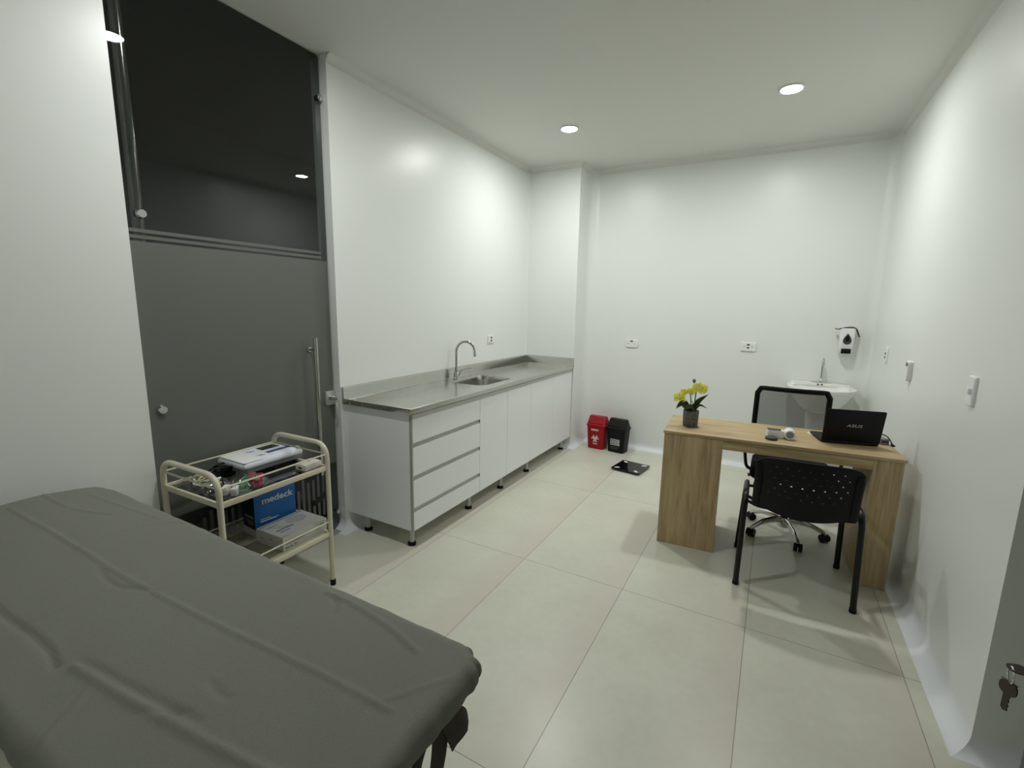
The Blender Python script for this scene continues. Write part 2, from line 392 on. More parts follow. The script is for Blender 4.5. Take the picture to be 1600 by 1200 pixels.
# ================================================================ BASE CABINETS
XF = -1.822                    # front plane of the fronts
YC0, Y1, Y2, Y3, Y4 = 2.062, 2.803, 3.21, 3.63, 4.596
def carcass(t, y0, y1):
    mb = MB()
    xb = XL+.004; xf = XF-.021
    mb.box(xb, xf, y0, y0+.018, .122, .862); mb.box(xb, xf, y1-.018, y1, .122, .862)
    mb.box(xb, xf, y0+.018, y1-.018, .122, .14); mb.box(xb, xb+.01, y0+.018, y1-.018, .14, .86); mb.box(xf-.06, xf, y0+.018, y1-.018, .845, .862)
    mb.build('body', MELA, t, 0)
def legs(t, ys):
    for y in ys:
        for xx in (XF-.06, XL+.13):
            MB().lathe([(.0, .0), (.026, .0), (.027, .006), (.024, .018), (.017, .022)], (xx, y, .0005), 20).build('leg_foot', RUB, t)
            MB().cyl((xx, y, .022), (xx, y, .1225), .0165).build('leg', ALU, t)
def gola(t, y0, y1):
    mb = MB().box(XF-.018, XF+.006, y0, y1, .8375, .8615).box(XF+.006, XF+.0075, y0, y1, .8375, .841)
    mb.build('top_rail', ALU, t, 0)
cab = thing('drawer_cabinet', 'white base cabinet of four drawers at the near end of the steel worktop', 'cabinet')
carcass(cab, YC0, Y1-.001); legs(cab, (YC0+.05, Y1-.06)); gola(cab, YC0, Y1)
MB().box(XF-.02, XF-.001, YC0, YC0+.006, .124, .835).build('edge_trim', ALU, cab, 0)
for z0, z1 in ((.684, .834), (.478, .655), (.272, .449), (.124, .243)):
    dr = MB().box(XF-.019, XF, YC0+.008, Y1-.002, z0, z1, .0012).build('drawer', MELA, cab, 0)
    if z1 < .8:
        h = MB().box(XF-.019, XF-.004, YC0+.008, Y1-.004, z1, z1+.027).box(XF-.004, XF+.001, YC0+.008, Y1-.004, z1+.0235, z1+.0275)
        h.box(XF-.004, XF-.001, YC0+.008, Y1-.004, z1, z1+.004).box(XF-.003, XF-.001, YC0+.008, Y1-.004, z1+.004, z1+.010)
        h.build('channel_handle', ALU, dr, 0)
        MB().box(XF-.014, XF+.0005, Y1-.008, Y1-.003, z1+.001, z1+.027).build('channel_end_cap', DARKG, dr, 0)
cab2 = thing('sink_cabinet', 'white base cabinet with plain doors under the sink', 'cabinet')
carcass(cab2, Y1, Y3-.001); legs(cab2, (Y2,)); gola(cab2, Y1, Y3)
for a, b in ((Y1, Y2), (Y2, Y3)): MB().box(XF-.019, XF, a+.0015, b-.0015, .124, .834, .0012).build('cabinet_door', MELA, cab2, 0)
cab3 = thing('end_cabinet', 'white base cabinet with two plain doors against the column, past the sink', 'cabinet')
carcass(cab3, Y3, Y4-.024); legs(cab3, (Y3+.05, Y4-.12)); gola(cab3, Y3, Y4-.022)
for a, b in ((Y3, 4.105), (4.105, Y4-.024)): MB().box(XF-.019, XF, a+.0012, b-.0012, .124, .834, .0012).build('cabinet_door', MELA, cab3, 0)

# worktop with pressed basin
wt = thing('worktop', 'stainless steel worktop with raised backsplash and rectangular sink basin', 'worktop', (0, 0, .866))
WX0, WX1, WY0, WY1 = XL+.002, -1.812, 2.045, YCOL-.001
BX, BY, BW, BH, BR = -2.105, 3.265, .335, .50, .085
bm = bmesh.new(); ztop = .022
outer = [bm.verts.new((x, y, ztop)) for x, y in ((WX0, WY0+.012), (WX1-.014, WY0+.012), (WX1-.014, WY1), (WX0, WY1))]
inner = [bm.verts.new((x, y, ztop)) for x, y in rrect(BW, BH, BR, 8, BX, BY)]
es = [bm.edges.new((outer[i], outer[(i+1) % 4])) for i in range(4)]+[bm.edges.new((inner[i], inner[(i+1) % len(inner)])) for i in range(len(inner))]
bmesh.ops.triangle_fill(bm, edges=es, use_beauty=True)
mb = MB(); mb.add(bm); mb.build('steel_top', STEEL, wt, 40); mb = MB()
# raised marine edge and skirt along front and near end (profile swept, side to the right of travel = inward)
lip = [(.016, .022), (.012, .030), (.006, .034), (.001, .032), (0, .026), (0, .0), (.004, .0), (.006, .018)]
rings = mb.sweep([(WX0, WY0), (WX1, WY0), (WX1, WY1)], [(-s, z) for s, z in lip])
mb.loft(rings, True, True)
mb.build('edge_skirt', STEELB, wt, 40)
bs = [(0, .02), (.0, .107), (.004, .109), (.016, .105), (.018, .098), (.018, .030), (.020, .0245), (.025, .0224), (.025, .02)]
mb = MB(); rings = mb.sweep([(WX0, WY0+.001), (WX0, WY1), (WX1, WY1)], bs); mb.loft(rings); mb.build('backsplash', STEEL, wt, 40)
sec = [(1.0, .022), (.985, .012), (.965, -.02), (.94, -.10), (.90, -.128), (.80, -.138)]
mb = MB(); mb.loft([[(BX+(x-BX)*k, BY+(y-BY)*k, z) for x, y in rrect(BW, BH, BR, 8, BX, BY)] for k, z in sec], False, True)
mb.lathe([(.035, -.137), (.035, -.1365), (.02, -.1385)], (BX, BY, 0), 20)
mb.build('basin', STEEL, wt, 60)
# tap
tap = thing('kitchen_faucet', 'chrome gooseneck tap with side lever behind the steel sink', 'faucet', (-2.325, 3.20, .8885))
mb = MB().lathe([(.0, 0), (.027, 0), (.027, .006), (.021, .010), (.019, .045), (.016, .055), (.0, .056)], n=24); mb.build('base', CHROME, tap)
dv = Vector((.135, .085, 0)); dv.normalize()
pts = [Vector((0, 0, .05)), Vector((0, 0, .15)), Vector((0, 0, .23))]+[dv*(.078-.078*math.cos(a))+Vector((0, 0, .23+.085*math.sin(a))) for a in [PI*i/14 for i in range(1, 14)]]+[dv*.156+Vector((0, 0, .222))]
MB().tube(pts, .0115, 14).build('spout', CHROME, tap)
e = dv*.156; MB().cyl(e+Vector((0, 0, .232)), e+Vector((.002, .001, .19)), .0135, .015).build('aerator', CHROME, tap)
MB().tube([(.006, .012, .03), (.012, .028, .055), (.02, .045, .07)], [.014, .015, .012], 14).tube([(.02, .045, .07), (.04, .09, .082), (.06, .135, .083)], [.008, .007, .006], 10).build('lever', CHROME, tap)

# ================================================================ SOCKETS AND SWITCHES
def wall_frame(o, n):          # local x along the wall, y up, z out of the wall
    n = Vector(n); up = Vector((0, 0, 1)); ex = up.cross(n); return frame(o, ex, up)
def socket(label, o, n, w_, h_, kind):
    t = thing('wall_socket', label, 'socket', o, 0, 'white wall sockets'); M = wall_frame((0, 0, 0), n)
    MB().loft([[(x, y, 0) for x, y in rrect(w_, h_, .022 if kind == 'oval' else .008)], [(x, y, .008) for x, y in rrect(w_, h_, .022 if kind == 'oval' else .008)],
               [(x, y, .012) for x, y in rrect(w_-.008, h_-.008, .02 if kind == 'oval' else .006)]], M=M).build('cover_plate', WHTP, t)
    if kind == 'oval': B = [(-.013, .013, .016, .030)]; s2 = [(-.033, -.004), (.033, -.004)]
    elif kind == 'rect': B = [(-.012, .012, .012, .026), (-.010, .010, -.016, -.003)]; s2 = [(-.034, 0), (.034, 0)]
    else: B = [(-.012, .012, .004, .020), (-.012, .012, -.024, -.008)]; s2 = []
    for q in B: MB().box(*q, .0115, .0135, M=M).build('socket_opening', DARKG, t, 0)
    for x, y in s2:
        for dx in (-.0045, .0045): MB().box(x+dx-.0015, x+dx+.0015, y-.005, y+.005, .0115, .0128, M=M).build('socket_slot', DARKG, t, 0)
    return t
socket('rounded white wall socket on the back wall above the bins', (-1.306, YB-.0005, 1.137), (0, -1, 0), .135, .085, 'oval')
socket('rectangular white wall socket on the back wall behind the desk', (-.203, YB-.0005, 1.165), (0, -1, 0), .13, .085, 'rect')
socket('square white wall socket on the left wall above the worktop beside the tap', (XL+.0005, 3.853, 1.187), (1, 0, 0), .105, .078, 'square')
socket('narrow upright white socket on the right wall beside the soap dispenser', (XR-.0005, 4.31, 1.20), (-1, 0, 0), .075, .115, 'square')
tr = thing('wall_remote', 'small white remote in a wall holder, right wall above the laptop', 'remote control', (XR-.0005, 3.58, 1.165)); M = wall_frame((0, 0, 0), (-1, 0, 0))
MB().loft([[(x, y, z) for x, y in rrect(.062, .12, .012)] for z in (0, .018)]+[[(x, y, .024) for x, y in rrect(.054, .112, .012)]], M=M).build('remote_body', WHTP, tr)
MB().box(-.022, .022, .028, .05, .0235, .0252, M=M).build('display', mat('lcd_olive', (96, 98, 76), .4), tr, 0)
sw = thing('wall_switch', 'tall white switch plate with a small button on the right wall near the door', 'switch', (XR-.0005, 2.575, 1.197))
MB().loft([[(x, y, z) for x, y in rrect(.078, .122, .007)] for z in (0, .007)]+[[(x, y, .011) for x, y in rrect(.07, .114, .007)]], M=M).build('cover_plate', WHTP, sw)
MB().box(.004, .024, -.012, .012, .0105, .022, .003, M=M).build('button', WHTP, sw)

# ================================================================ BINS
def bin_(label, loc, rz, m_, w_, d_, h_, deco):
    t = thing('swing_bin', label, 'bin', loc, rz, 'small swing-top bins by the back wall')
    hb_ = h_*.72
    rings = [[(x, y, z) for x, y in rrect(w_*k, d_*k, .03*k)] for k, z in ((.80, 0.001), (.83, .004), (.86, .05), (.965, hb_-.012), (1.0, hb_-.01), (1.0, hb_))]
    MB().loft(rings).build('bin_body', m_, t)
    lid = MB().loft([[(x, y, z) for x, y in rrect(a, b, r)] for a, b, r, z in ((w_*1.03, d_*1.03, .03, hb_), (w_*1.03, d_*1.03, .03, hb_+.012), (w_*.97, d_*.95, .026, hb_+.016), (w_*.86, d_*.40, .012, h_-.006), (w_*.83, d_*.34, .01, h_))])
    lid.build('lid', m_, t)
    f = (w_*.45, d_*.475)
    # swing flap with finger grip on the front slope
    p0 = Vector((0, -d_*.475, hb_+.02)); p1 = Vector((0, -d_*.20, h_-.008)); q = (p1-p0)
    Mf = frame(p0+q*.5, (1, 0, 0), q)
    MB().loft([[(x, y, 0.0) for x, y in rrect(w_*.80, q.length*.86, .012)], [(x, y, .005) for x, y in rrect(w_*.78, q.length*.82, .012)]], M=Mf).build('swing_flap', m_, t)
    MB().loft([[(x, y, 0.004) for x, y in rrect(w_*.40, .016, .007, 6, 0, q.length*.22)], [(x, y, .0075) for x, y in rrect(w_*.36, .012, .0055, 6, 0, q.length*.22)]], M=Mf).build('finger_grip', m_, t)
    deco(t, w_, d_, hb_); return t
def face(w_, d_, hb_, zf):      # frame on the sloping front of the body at height fraction zf
    k = lambda z: (.86+(.965-.86)*(z-.05)/(hb_-.062))*d_/2
    z = hb_*zf; p = Vector((0, -k(z)-.0012, z)); up = Vector((0, -k(z+.02)+k(z), .02)); return frame(p, (1, 0, 0), up)
def arc(mb, cx, cy_, r0, r1, a0, a1, M, n=20, th=.0008):
    o = [(cx+r1*math.cos(a0+(a1-a0)*i/n), cy_+r1*math.sin(a0+(a1-a0)*i/n)) for i in range(n+1)]+[(cx+r0*math.cos(a0+(a1-a0)*i/n), cy_+r0*math.sin(a0+(a1-a0)*i/n)) for i in range(n, -1, -1)]
    mb.prism(o, -.0006, th, M)
def deco_red(t, w_, d_, hb_):
    M = face(w_, d_, hb_, .46); mb = MB(); s = .028
    for k in range(3):
        a = PI/2+k*2*PI/3; c = (math.cos(a)*s*.72, math.sin(a)*s*.72)
        arc(mb, c[0], c[1], s*.62, s*.98, a+.62, a+2*PI-.62, M) if False else arc(mb, c[0], c[1], s*.60, s*.95, a+.75, a+2*PI-.75, M, 28)
    arc(mb, 0, 0, s*.62, s*.80, 0, 2*PI, M, 30)
    mb.box(-.026, .026, -.056, -.052, -.0006, .0008, M=M)
    mb.box(-.020, .020, -.064, -.060, -.0006, .0008, M=M)
    mb.build('biohazard_symbol', INKW, t, 0)
    M = face(w_, d_, hb_, .84); mb = MB()
    mb.box(-.045, -.038, -.006, .008, -.0006, .0008, M=M); mb.box(-.045, .035, -.010, -.007, -.0006, .0008, M=M)
    for i in range(6): mb.box(-.034+i*.0118, -.025+i*.0118, -.005, .008 if i % 2 else .006, -.0006, .0008, M=M)
    mb.build('printed_word', INKW, t, 0)
GRYI = mat('grey_print', (150, 152, 152), .6)
def deco_blk(t, w_, d_, hb_):
    M = face(w_, d_, hb_, .36); mb = MB()
    for i in range(3):
        for j in range(2):
            x = -.036+i*.036; y = .004+j*.036
            mb.box(x-.015, x+.015, y-.015, y+.015, -.0006, .0008, M=M)
    mb.build('printed_squares', mat('pale_print', (206, 208, 208), .6), t, 0)
    mb = MB()
    for i in range(3):
        for j in range(2):
            x = -.036+i*.036; y = .004+j*.036
            mb.box(x-.009, x+.009, y-.002+(i-1)*.003, y+.007, .0007, .0012, M=M); mb.box(x-.002, x+.004, y-.010, y-.004, .0007, .0012, M=M)
    mb.build('pictograms', BLKP, t, 0)
    mb = MB()
    for k in range(3): mb.box(-.05, .05-.012*k, -.032-.012*k, -.026-.012*k, -.0006, .0006, M=M)
    mb.build('printed_lines', DARKG, t, 0)
bin_('red swing-top bin with white biohazard symbol, by the column', (-1.566, 4.755, 0), math.radians(-4), RED, .215, .165, .352, deco_red)
bin_('black swing-top bin with a grid of pale pictograms, beside the red bin', (-1.338, 4.742, 0), math.radians(-9), BLKP, .215, .165, .352, deco_blk)
# bathroom scale
ss = thing('bathroom_scale', 'black glass bathroom scale lying on the tiles in front of the bins', 'scale', (-1.068, 4.265, 0), math.radians(-8))
MB().loft([[(x, y, z) for x, y in rrect(.275, .285, .012)] for z in (.014, .022)]).build('glass_platform', mat('black_glass', (9, 9, 10), .06, 0, .5), ss)
MB().loft([[(x, y, z) for x, y in rrect(.22, .23, .02)] for z in (.006, .0139)]).build('base', BLKP, ss)
for x in (-1, 1):
    for y in (-1, 1):
        a = math.radians(35*x*y)
        MB().prism([((x*.093)+.026*math.cos(t)*math.cos(a)-.014*math.sin(t)*math.sin(a), y*.1+.026*math.cos(t)*math.sin(a)+.014*math.sin(t)*math.cos(a)) for t in [2*PI*i/24 for i in range(24)]], .0221, .0228).build('electrode_pad', mat('pad_reflection_white', (232, 232, 230), .5), ss)  # matte near-white colour stands in for the reflection on the metal pads
        MB().cyl((x*.095, y*.1, .0004), (x*.095, y*.1, .0062), .014, n=16).build('foot', RUB, ss)

# ================================================================ DESK
desk = thing('desk', 'light oak laminate desk with panel pedestals by the right wall', 'desk', (-.551, 2.974, 0), math.radians(3.66))
DL, DD = 1.225, .50
MB().box(0, DL, -.004, DD, .733, .75, .001).build('desktop', WOODX, desk, 0)
MB().box(.346, 1.085, .002, .02, .675, .732).build('apron', WOODX, desk, 0)
def pedestal(x0, x1):
    MB().box(x0, x1, .001, .019, .0008, .7325).box(x0, x0+.018, .0195, .43, .0008, .7325).box(x1-.018, x1, .0195, .43, .0008, .7325).box(x0+.0185, x1-.0185, .412, .43, .06, .7325).build('pedestal_panel', WOODZ, desk, 0)
pedestal(.006, .345); pedestal(1.086, DL-.008)
DESKM = Matrix.Translation((-.551, 2.974, 0)) @ Matrix.Rotation(math.radians(3.66), 4, 'Z')

# potted orchid
mt = tag(MB().loft([[(x, y, z) for x, y in rrect(.082, .082, .004)] for z in (.0, .0025)]).build('coaster', mat('dark_coaster', (58, 52, 44), .6)), 'thin dark square mat under the grey flower pot', 'mat')
mt.location = (-.418, 3.175, .7505); mt.rotation_euler.z = .5
pot = thing('potted_orchid', 'yellow orchid in a speckled grey pot on the left end of the desk', 'plant', (-.425, 3.175, .7532), .3)
POTM = mat('speckled_cement', (96, 95, 94), .8, noise=(75, .45))
MB().lathe([(0, 0), (.043, 0), (.046, .004), (.049, .10), (.0485, .103), (.044, .103), (.043, .09), (0, .088)], n=28).build('pot', POTM, pot)
MB().lathe([(0, .088), (.0425, .0885), (.03, .095), (0, .098)], n=20).build('soil', mat('dark_moss', (30, 28, 20), .9, noise=(200, .4)), pot)
LEAF = mat('orchid_leaf', (44, 58, 26), .4, noise=(30, .2)); STEM = mat('orchid_stem', (52, 62, 38), .5); PET = mat('yellow_petal', (255, 252, 150), .6); PET.node_tree.nodes.new('ShaderNodeBsdfTranslucent').inputs[0].default_value = (1, .98, .42, 1)
_nt = PET.node_tree; _mx = _nt.nodes.new('ShaderNodeMixShader'); _mx.inputs[0].default_value = .45
_nt.links.new(_nt.nodes['Principled BSDF'].outputs[0], _mx.inputs[1]); _nt.links.new([n for n in _nt.nodes if n.type == 'BSDF_TRANSLUCENT'][0].outputs[0], _mx.inputs[2])
_nt.links.new(_mx.outputs[0], [n for n in _nt.nodes if n.type == 'OUTPUT_MATERIAL'][0].inputs[0])
LIP = mat('orchid_lip', (178, 150, 36), .6)
BUD = mat('green_bud', (86, 98, 70), .6)
def leaf(parent, base, mid, tip, wd, tilt=0., name='leaf', material=LEAF, fold=.25):
    P = spline([base, mid, tip], 7); k = len(P); mb = MB(); rows = []
    for i, p in enumerate(P):
        t = i/(k-1); hw_ = wd*math.sin(PI*min(.98, t*.9+.06))**.75*(1-t**4)+.0004
        d = (P[min(i+1, k-1)]-P[max(i-1, 0)]).normalized(); s = d.cross(Vector((0, 0, 1)));
        s = s.normalized() if s.length > .01 else Vector((1, 0, 0)); s = Matrix.Rotation(tilt, 3, d) @ s; n = s.cross(d)
        rows.append([p-s*hw_+n*hw_*fold, p-s*hw_*.5+n*hw_*fold*.25, p, p+s*hw_*.5+n*hw_*fold*.25, p+s*hw_+n*hw_*fold,
                     p+s*hw_*.5+n*(hw_*fold*.25-.0012), p-n*.0014, p-s*hw_*.5+n*(hw_*fold*.25-.0012)])
    mb.loft(rows); return mb.build(name, material, parent, 60)
M0 = Matrix.Rotation(-.3, 4, 'Z')
V = lambda *a: M0 @ Vector(a)
leaf(pot, V(-.008, -.004, .09), V(-.05, -.025, .145), V(-.092, -.03, .108), .026, 1.0)
leaf(pot, V(-.03, -.02, .092), V(.0, -.045, .128), V(.035, -.06, .105), .027, -.95)
leaf(pot, V(.01, 0, .09), V(.045, -.01, .142), V(.098, -.01, .130), .013, -.9)
leaf(pot, V(.014, 0, .10), V(.04, .0, .165), V(.100, .0, .222), .018, -1.1)
leaf(pot, V(-.012, .01, .09), V(-.022, .02, .13), V(-.045, .03, .168), .015, .8)
leaf(pot, V(.0, .01, .09), V(.008, .03, .135), V(-.012, .04, .162), .020, .6)
MB().tube(spline([V(-.008, 0, .09), V(-.006, .0, .16), V(-.018, -.005, .215), V(-.055, -.015, .205), V(-.068, -.025, .18)], 6), .0032, 8).build('flower_stem', STEM, pot)
MB().tube(spline([V(.012, .0, .09), V(.018, .0, .16), V(.02, .0, .215), V(.03, -.005, .26), V(.035, -.01, .275)], 6), .0036, 8).build('flower_stem', STEM, pot)
MB().tube(spline([V(.02, .0, .215), V(.012, -.002, .26), V(.004, -.004, .292)], 5), .0022, 8).build('flower_stem', STEM, pot)
def flower(c, r, facing, roll=0.):
    f = Vector(facing).normalized(); M = frame(V(*c), f.cross(Vector((0, 0, 1))), Vector((0, 0, 1))); M = M @ Matrix.Rotation(roll, 4, 'Z')
    mb = MB()
    for k, (a, L_, wd) in enumerate(((90, 1, .42), (210, 1, .42), (330, 1, .42), (155, 1.02, .62), (25, 1.02, .62))):
        a = math.radians(a); ring = []
        rows = []
        for i in range(7):
            t = i/6; hw_ = r*wd*math.sin(PI*min(.97, .1+t*.83))**.8; u = r*L_*t; z = .10*r+.22*r*math.sin(t*2.6)-(.12*r if k < 3 else 0)
            row = []
            for s in (-1, -.5, 0, .5, 1):
                row.append(Vector((math.cos(a)*u-math.sin(a)*s*hw_, math.sin(a)*u+math.cos(a)*s*hw_, z-.10*r*s*s)))
            row += [p+Vector((0, 0, -.0012)) for p in reversed(row)]; rows.append(row)
        mb.loft(rows, M=M)
    o = mb.build('flower', PET, pot, 60)
    MB().ball((0, -.12*r, .22*r), (.17*r, .22*r, .2*r), 10, M=M).ball((0, .08*r, .24*r), (.10*r, .10*r, .12*r), 8, M=M).build('flower_lip', LIP, o, 60)
flower((-.074, -.035, .182), .038, (-.3, -1, .5)); flower((-.050, -.02, .222), .024, (-.1, -.7, .9), .4)
flower((-.010, -.012, .228), .027, (-.1, -.8, .7), .5); flower((.038, -.022, .252), .043, (.1, -1, .5), .2); flower((.070, .01, .25), .030, (.5, -.8, .5), .9)
MB().ball(V(.004, -.004, .298), (.0105, .0105, .0135), 12).build('flower_bud', BUD, pot, 60)

# white hand-held instrument and round puck
hd = thing('handheld_instrument', 'white hand-held medical instrument with round grey-faced head on the desk', 'instrument', (.085, 3.178, .7505), math.radians(4))
mb = MB().loft([[(x, y, z) for x, y in rrect(.10*k, .046*k, .014*k, 6, -.02, .0)] for k, z in ((.88, .0), (1, .006), (1, .034), (.92, .046))]); mb.build('handle_body', WHTP, hd)
MB().loft([[(x, y, z) for x, y in rrect(.075*k, .034*k, .012*k, 6, -.03, .0)] for k, z in ((1, .0455), (.97, .051))]).build('grip_pad', DARKG, hd)
MB().cyl((.052, .03, .031), (.052, -.032, .031), .0305, .0300, 32).cyl((.052, -.032, .031), (.052, -.037, .031), .0300, .027, 32).build('head', WHTP, hd)
MB().cyl((.052, -.0365, .031), (.052, -.0385, .031), .020, .020, 28).build('head_face', MIDG, hd)
pk = tag(MB().lathe([(0, 0), (.030, 0), (.034, .004), (.034, .012), (.030, .016), (0, .017)], n=32).build('round_puck', mat('dark_green_grey', (58, 62, 58), .5)), 'small dark grey round puck in front of the white instrument', 'puck')
pk.location = (.045, 3.112, .7505)

# laptop
lp0 = Vector((.300, 3.205)); lp1 = Vector((.585, 3.272)); ld = lp1-lp0
lap = thing('laptop', 'open black laptop seen from behind on the right of the desk', 'laptop', (lp0.x, lp0.y, .7505), math.atan2(ld.y, ld.x))
LW = .292
MB().loft([[(x, y, z) for x, y in rrect(LW*k, .205*k, .01, 5, LW/2, .105)] for k, z in ((.97, .002), (1, .006), (1, .014), (.99, .016))]).build('keyboard_base', BLKP, lap)
kb = MB()
for i in range(13):
    for j in range(5): kb.box(.016+i*.0202, .033+i*.0202, .035+j*.018, .050+j*.018, .016, .0175)
kb.build('keyboard', mat('key_black', (24, 24, 26), .5), lap, 0)
MB().box(LW/2-.045, LW/2+.045, .135, .195, .016, .0164).build('touchpad', DARKG, lap, 0)
Ms = frame((LW/2, .004, .014), (1, 0, 0), (0, -.035, .2))
MB().loft([[(x, y, z) for x, y in rrect(LW*k, .196*k, .008, 5, 0, .1)] for k, z in ((.985, -.003), (1, -.001), (1, .003), (.985, .0042))], M=Ms).build('screen_lid', mat('lid_black', (9, 9, 12), .45, 0, .25), lap)
MB().box(-LW/2+.01, LW/2-.01, .014, .188, -.0036, -.0029, M=Ms).build('screen', mat('screen_off', (20, 20, 22), .15), lap, 0)
MB().cyl((.03, .002, .0105), (LW-.03, .002, .0105), .0075, n=14).build('hinge', BLKP, lap)
text_mesh('ASUS', .024, 'lid_lettering', mat('silver_print', (190, 190, 190), .4), lap, Ms @ Matrix.Translation((0.004, .102, .0043)), shear=.2, bold=.0, sx=1.35, spacing=1.05)
pp = tag(MB().box(-.055, .055, -.035, .035, 0, .004, .0005).build('notepad', WHTP, smooth=0), 'white notepad lying behind the laptop', 'paper')
pp.location = (.30, 3.40, .7505); pp.rotation_euler.z = .15
ad = thing('power_adapter', 'small grey block with a black cable end beside the laptop', 'adapter', (.612, 3.372, .7505), .3)
MB().box(-.022, .022, -.03, .03, 0, .034, .004).build('adapter_body', MIDG, ad)
MB().box(-.018, .018, -.0305, -.029, .012, .024).build('adapter_port', DARKG, ad, 0)
cb = thing('power_cable', 'black cable arching to its plug at the right end of the desk', 'cable', (.60, 3.40, .7505), 0)
MB().tube(spline([(-.02, .0, .005), (-.012, .0, .03), (.004, -.02, .052), (.03, -.04, .046), (.048, -.06, .02), (.05, -.07, .006)], 8), .0032, 8).build('cord', BLKP, cb)
MB().cyl((.049, -.066, .012), (.054, -.085, .0065), .0055, .007, 12).cyl((.044, -.085, .006), (.064, -.085, .006), .004, n=8).build('plug', BLKP, cb)

# ================================================================ CHAIRS
# visitor chair in front of the desk (local: sitter faces +y)
vc = thing('visitor_chair', 'black plastic chair with perforated back in front of the desk', 'chair', (.213, 2.727, 0), .054)
for s in (-1, 1):
    leg = fillet([(s*.27, -.005, .018), (s*.262, .03, .515), (s*.25, .40, .475), (s*.268, .455, .018)], .085, 8)
    MB().tube(leg, .0165, 14, ell=(.9, 1.15, (1, 0, 0))).build('leg_frame', BLKS, vc)
    for q in ((s*.27, -.005), (s*.268, .455)): MB().cyl((q[0], q[1], .0006), (q[0], q[1], .022), .0165, n=16).build('foot_cap', RUB, vc)
mb = MB()
for y, z in ((.06, .492), (.10, .452)): mb.tube(fillet([(-.262, y, z+.01), (-.20, y, z-.02), (.20, y, z-.02), (.262, y, z+.01)], .05), .0085, 10)
mb.tube([(-.258, .36, .455), (.258, .36, .455)], .0085, 10)
mb.build('cross_bar', BLKS, vc)
NU, NV = 58, 40
def backpt(u, v):
    lo = .452+.042*u*u+.02*abs(u)**6; hi = .772-.012*abs(u)**3-.03*abs(u)**10
    return Vector((u*(.232-.012*v*(1-v)+.004*v), -.012-.045*v-.045*(1-u*u)+.02*(v-.5)**2, lo+(hi-lo)*v))
def slab(fn, nu, nv, thick, hole):
    mb = MB(); b = mb.bm
    P = [[fn(-1+2*i/nu, j/nv) for i in range(nu+1)] for j in range(nv+1)]
    def nrm(i, j):
        du = P[j][min(i+1, nu)]-P[j][max(i-1, 0)]; dv_ = P[min(j+1, nv)][i]-P[max(j-1, 0)][i]; return du.cross(dv_).normalized()
    A = [[b.verts.new(P[j][i]) for i in range(nu+1)] for j in range(nv+1)]
    B = [[b.verts.new(P[j][i]-nrm(i, j)*thick) for i in range(nu+1)] for j in range(nv+1)]
    solid = lambda i, j: 0 <= i < nu and 0 <= j < nv and (i, j) not in hole
    for j in range(nv):
        for i in range(nu):
            if not solid(i, j): continue
            b.faces.new((A[j][i], A[j][i+1], A[j+1][i+1], A[j+1][i])); b.faces.new((B[j][i], B[j+1][i], B[j+1][i+1], B[j][i+1]))
            for (di, dj, e0, e1) in ((0, -1, (i, j), (i+1, j)), (0, 1, (i+1, j+1), (i, j+1)), (-1, 0, (i, j+1), (i, j)), (1, 0, (i+1, j), (i+1, j+1))):
                if not solid(i+di, j+dj):
                    b.faces.new((A[e0[1]][e0[0]], B[e0[1]][e0[0]], B[e1[1]][e1[0]], A[e1[1]][e1[0]]))
    return mb
holes = set()
for r_, j in enumerate((14, 18, 22, 26, 30, 34)):
    for i in range(8 + (3 if r_ % 2 else 0), NU-7, 6): holes.add((i, j))
slab(backpt, NU, NV, .006, holes).build('backrest', BLKP, vc, 50)
for s in (-1, 1):
    MB().tube([backpt(s*.93, v)+Vector((0, -.004, 0)) for v in [i/12 for i in range(-1, 12)]], [.012]+[.015]*11+[.012], 12, ell=(1.25, .8, (1, 0, 0))).build('back_upright', BLKP, vc)
seatf = lambda u, v: Vector((u*(.225-.01*v), .015+.42*v, .452-.012*(1-u*u)-.02*max(0, v-.8)*5*.6+.012*(1-v)**3))
slab(seatf, 20, 20, -.02, set()).build('seat', BLKP, vc, 50)

# office chair behind the desk (local: sitter faces -y)
oc = thing('office_chair', 'black mesh-back office chair on chrome castor base behind the desk', 'chair', (.179, 3.528, 0), 0)
hub = MB().lathe([(0, .055), (.032, .055), (.04, .075), (.036, .125), (.026, .13), (0, .13)], n=24); hub.build('base_hub', CHROME, oc)
MB().cyl((0, 0, .125), (0, 0, .28), .025).cyl((0, 0, .28), (0, 0, .42), .014).build('gas_column', BLKP, oc)
for k in range(5):
    a = math.radians(-70+72*k); d = Vector((math.cos(a), math.sin(a), 0))
    MB().tube([d*.02+Vector((0, 0, .105)), d*.08+Vector((0, 0, .108)), d*.16+Vector((0, 0, .098)), d*.225+Vector((0, 0, .068)), d*.242+Vector((0, 0, .05))], [.021, .02, .017, .014, .012], 14, ell=(1.15, .8, (0, 0, 1))).build('base_arm', CHROME, oc)
    c = d*.240; n = Vector((-d.y, d.x, 0)); g = math.radians(40*k); n = Vector((math.cos(g), math.sin(g), 0))
    cs = MB().cyl(c+n*.004+Vector((0, 0, .0265)), c+n*.024+Vector((0, 0, .0265)), .026).cyl(c-n*.004+Vector((0, 0, .0265)), c-n*.024+Vector((0, 0, .0265)), .026)
    cs.cyl(c+Vector((0, 0, .03)), c+Vector((0, 0, .056)), .009); cs.build('castor', BLKP, oc)
MB().loft([[(x, y, z) for x, y in rrect(.47*k, .46*k, .07, 8, 0, -.01)] for k, z in ((.80, .415), (.96, .425), (1, .45), (.99, .475), (.93, .49), (.7, .497))]).build('seat', BLKF, oc, 60)
MB().box(-.10, .10, -.09, .12, .375, .415, .01).build('mechanism', BLKP, oc)
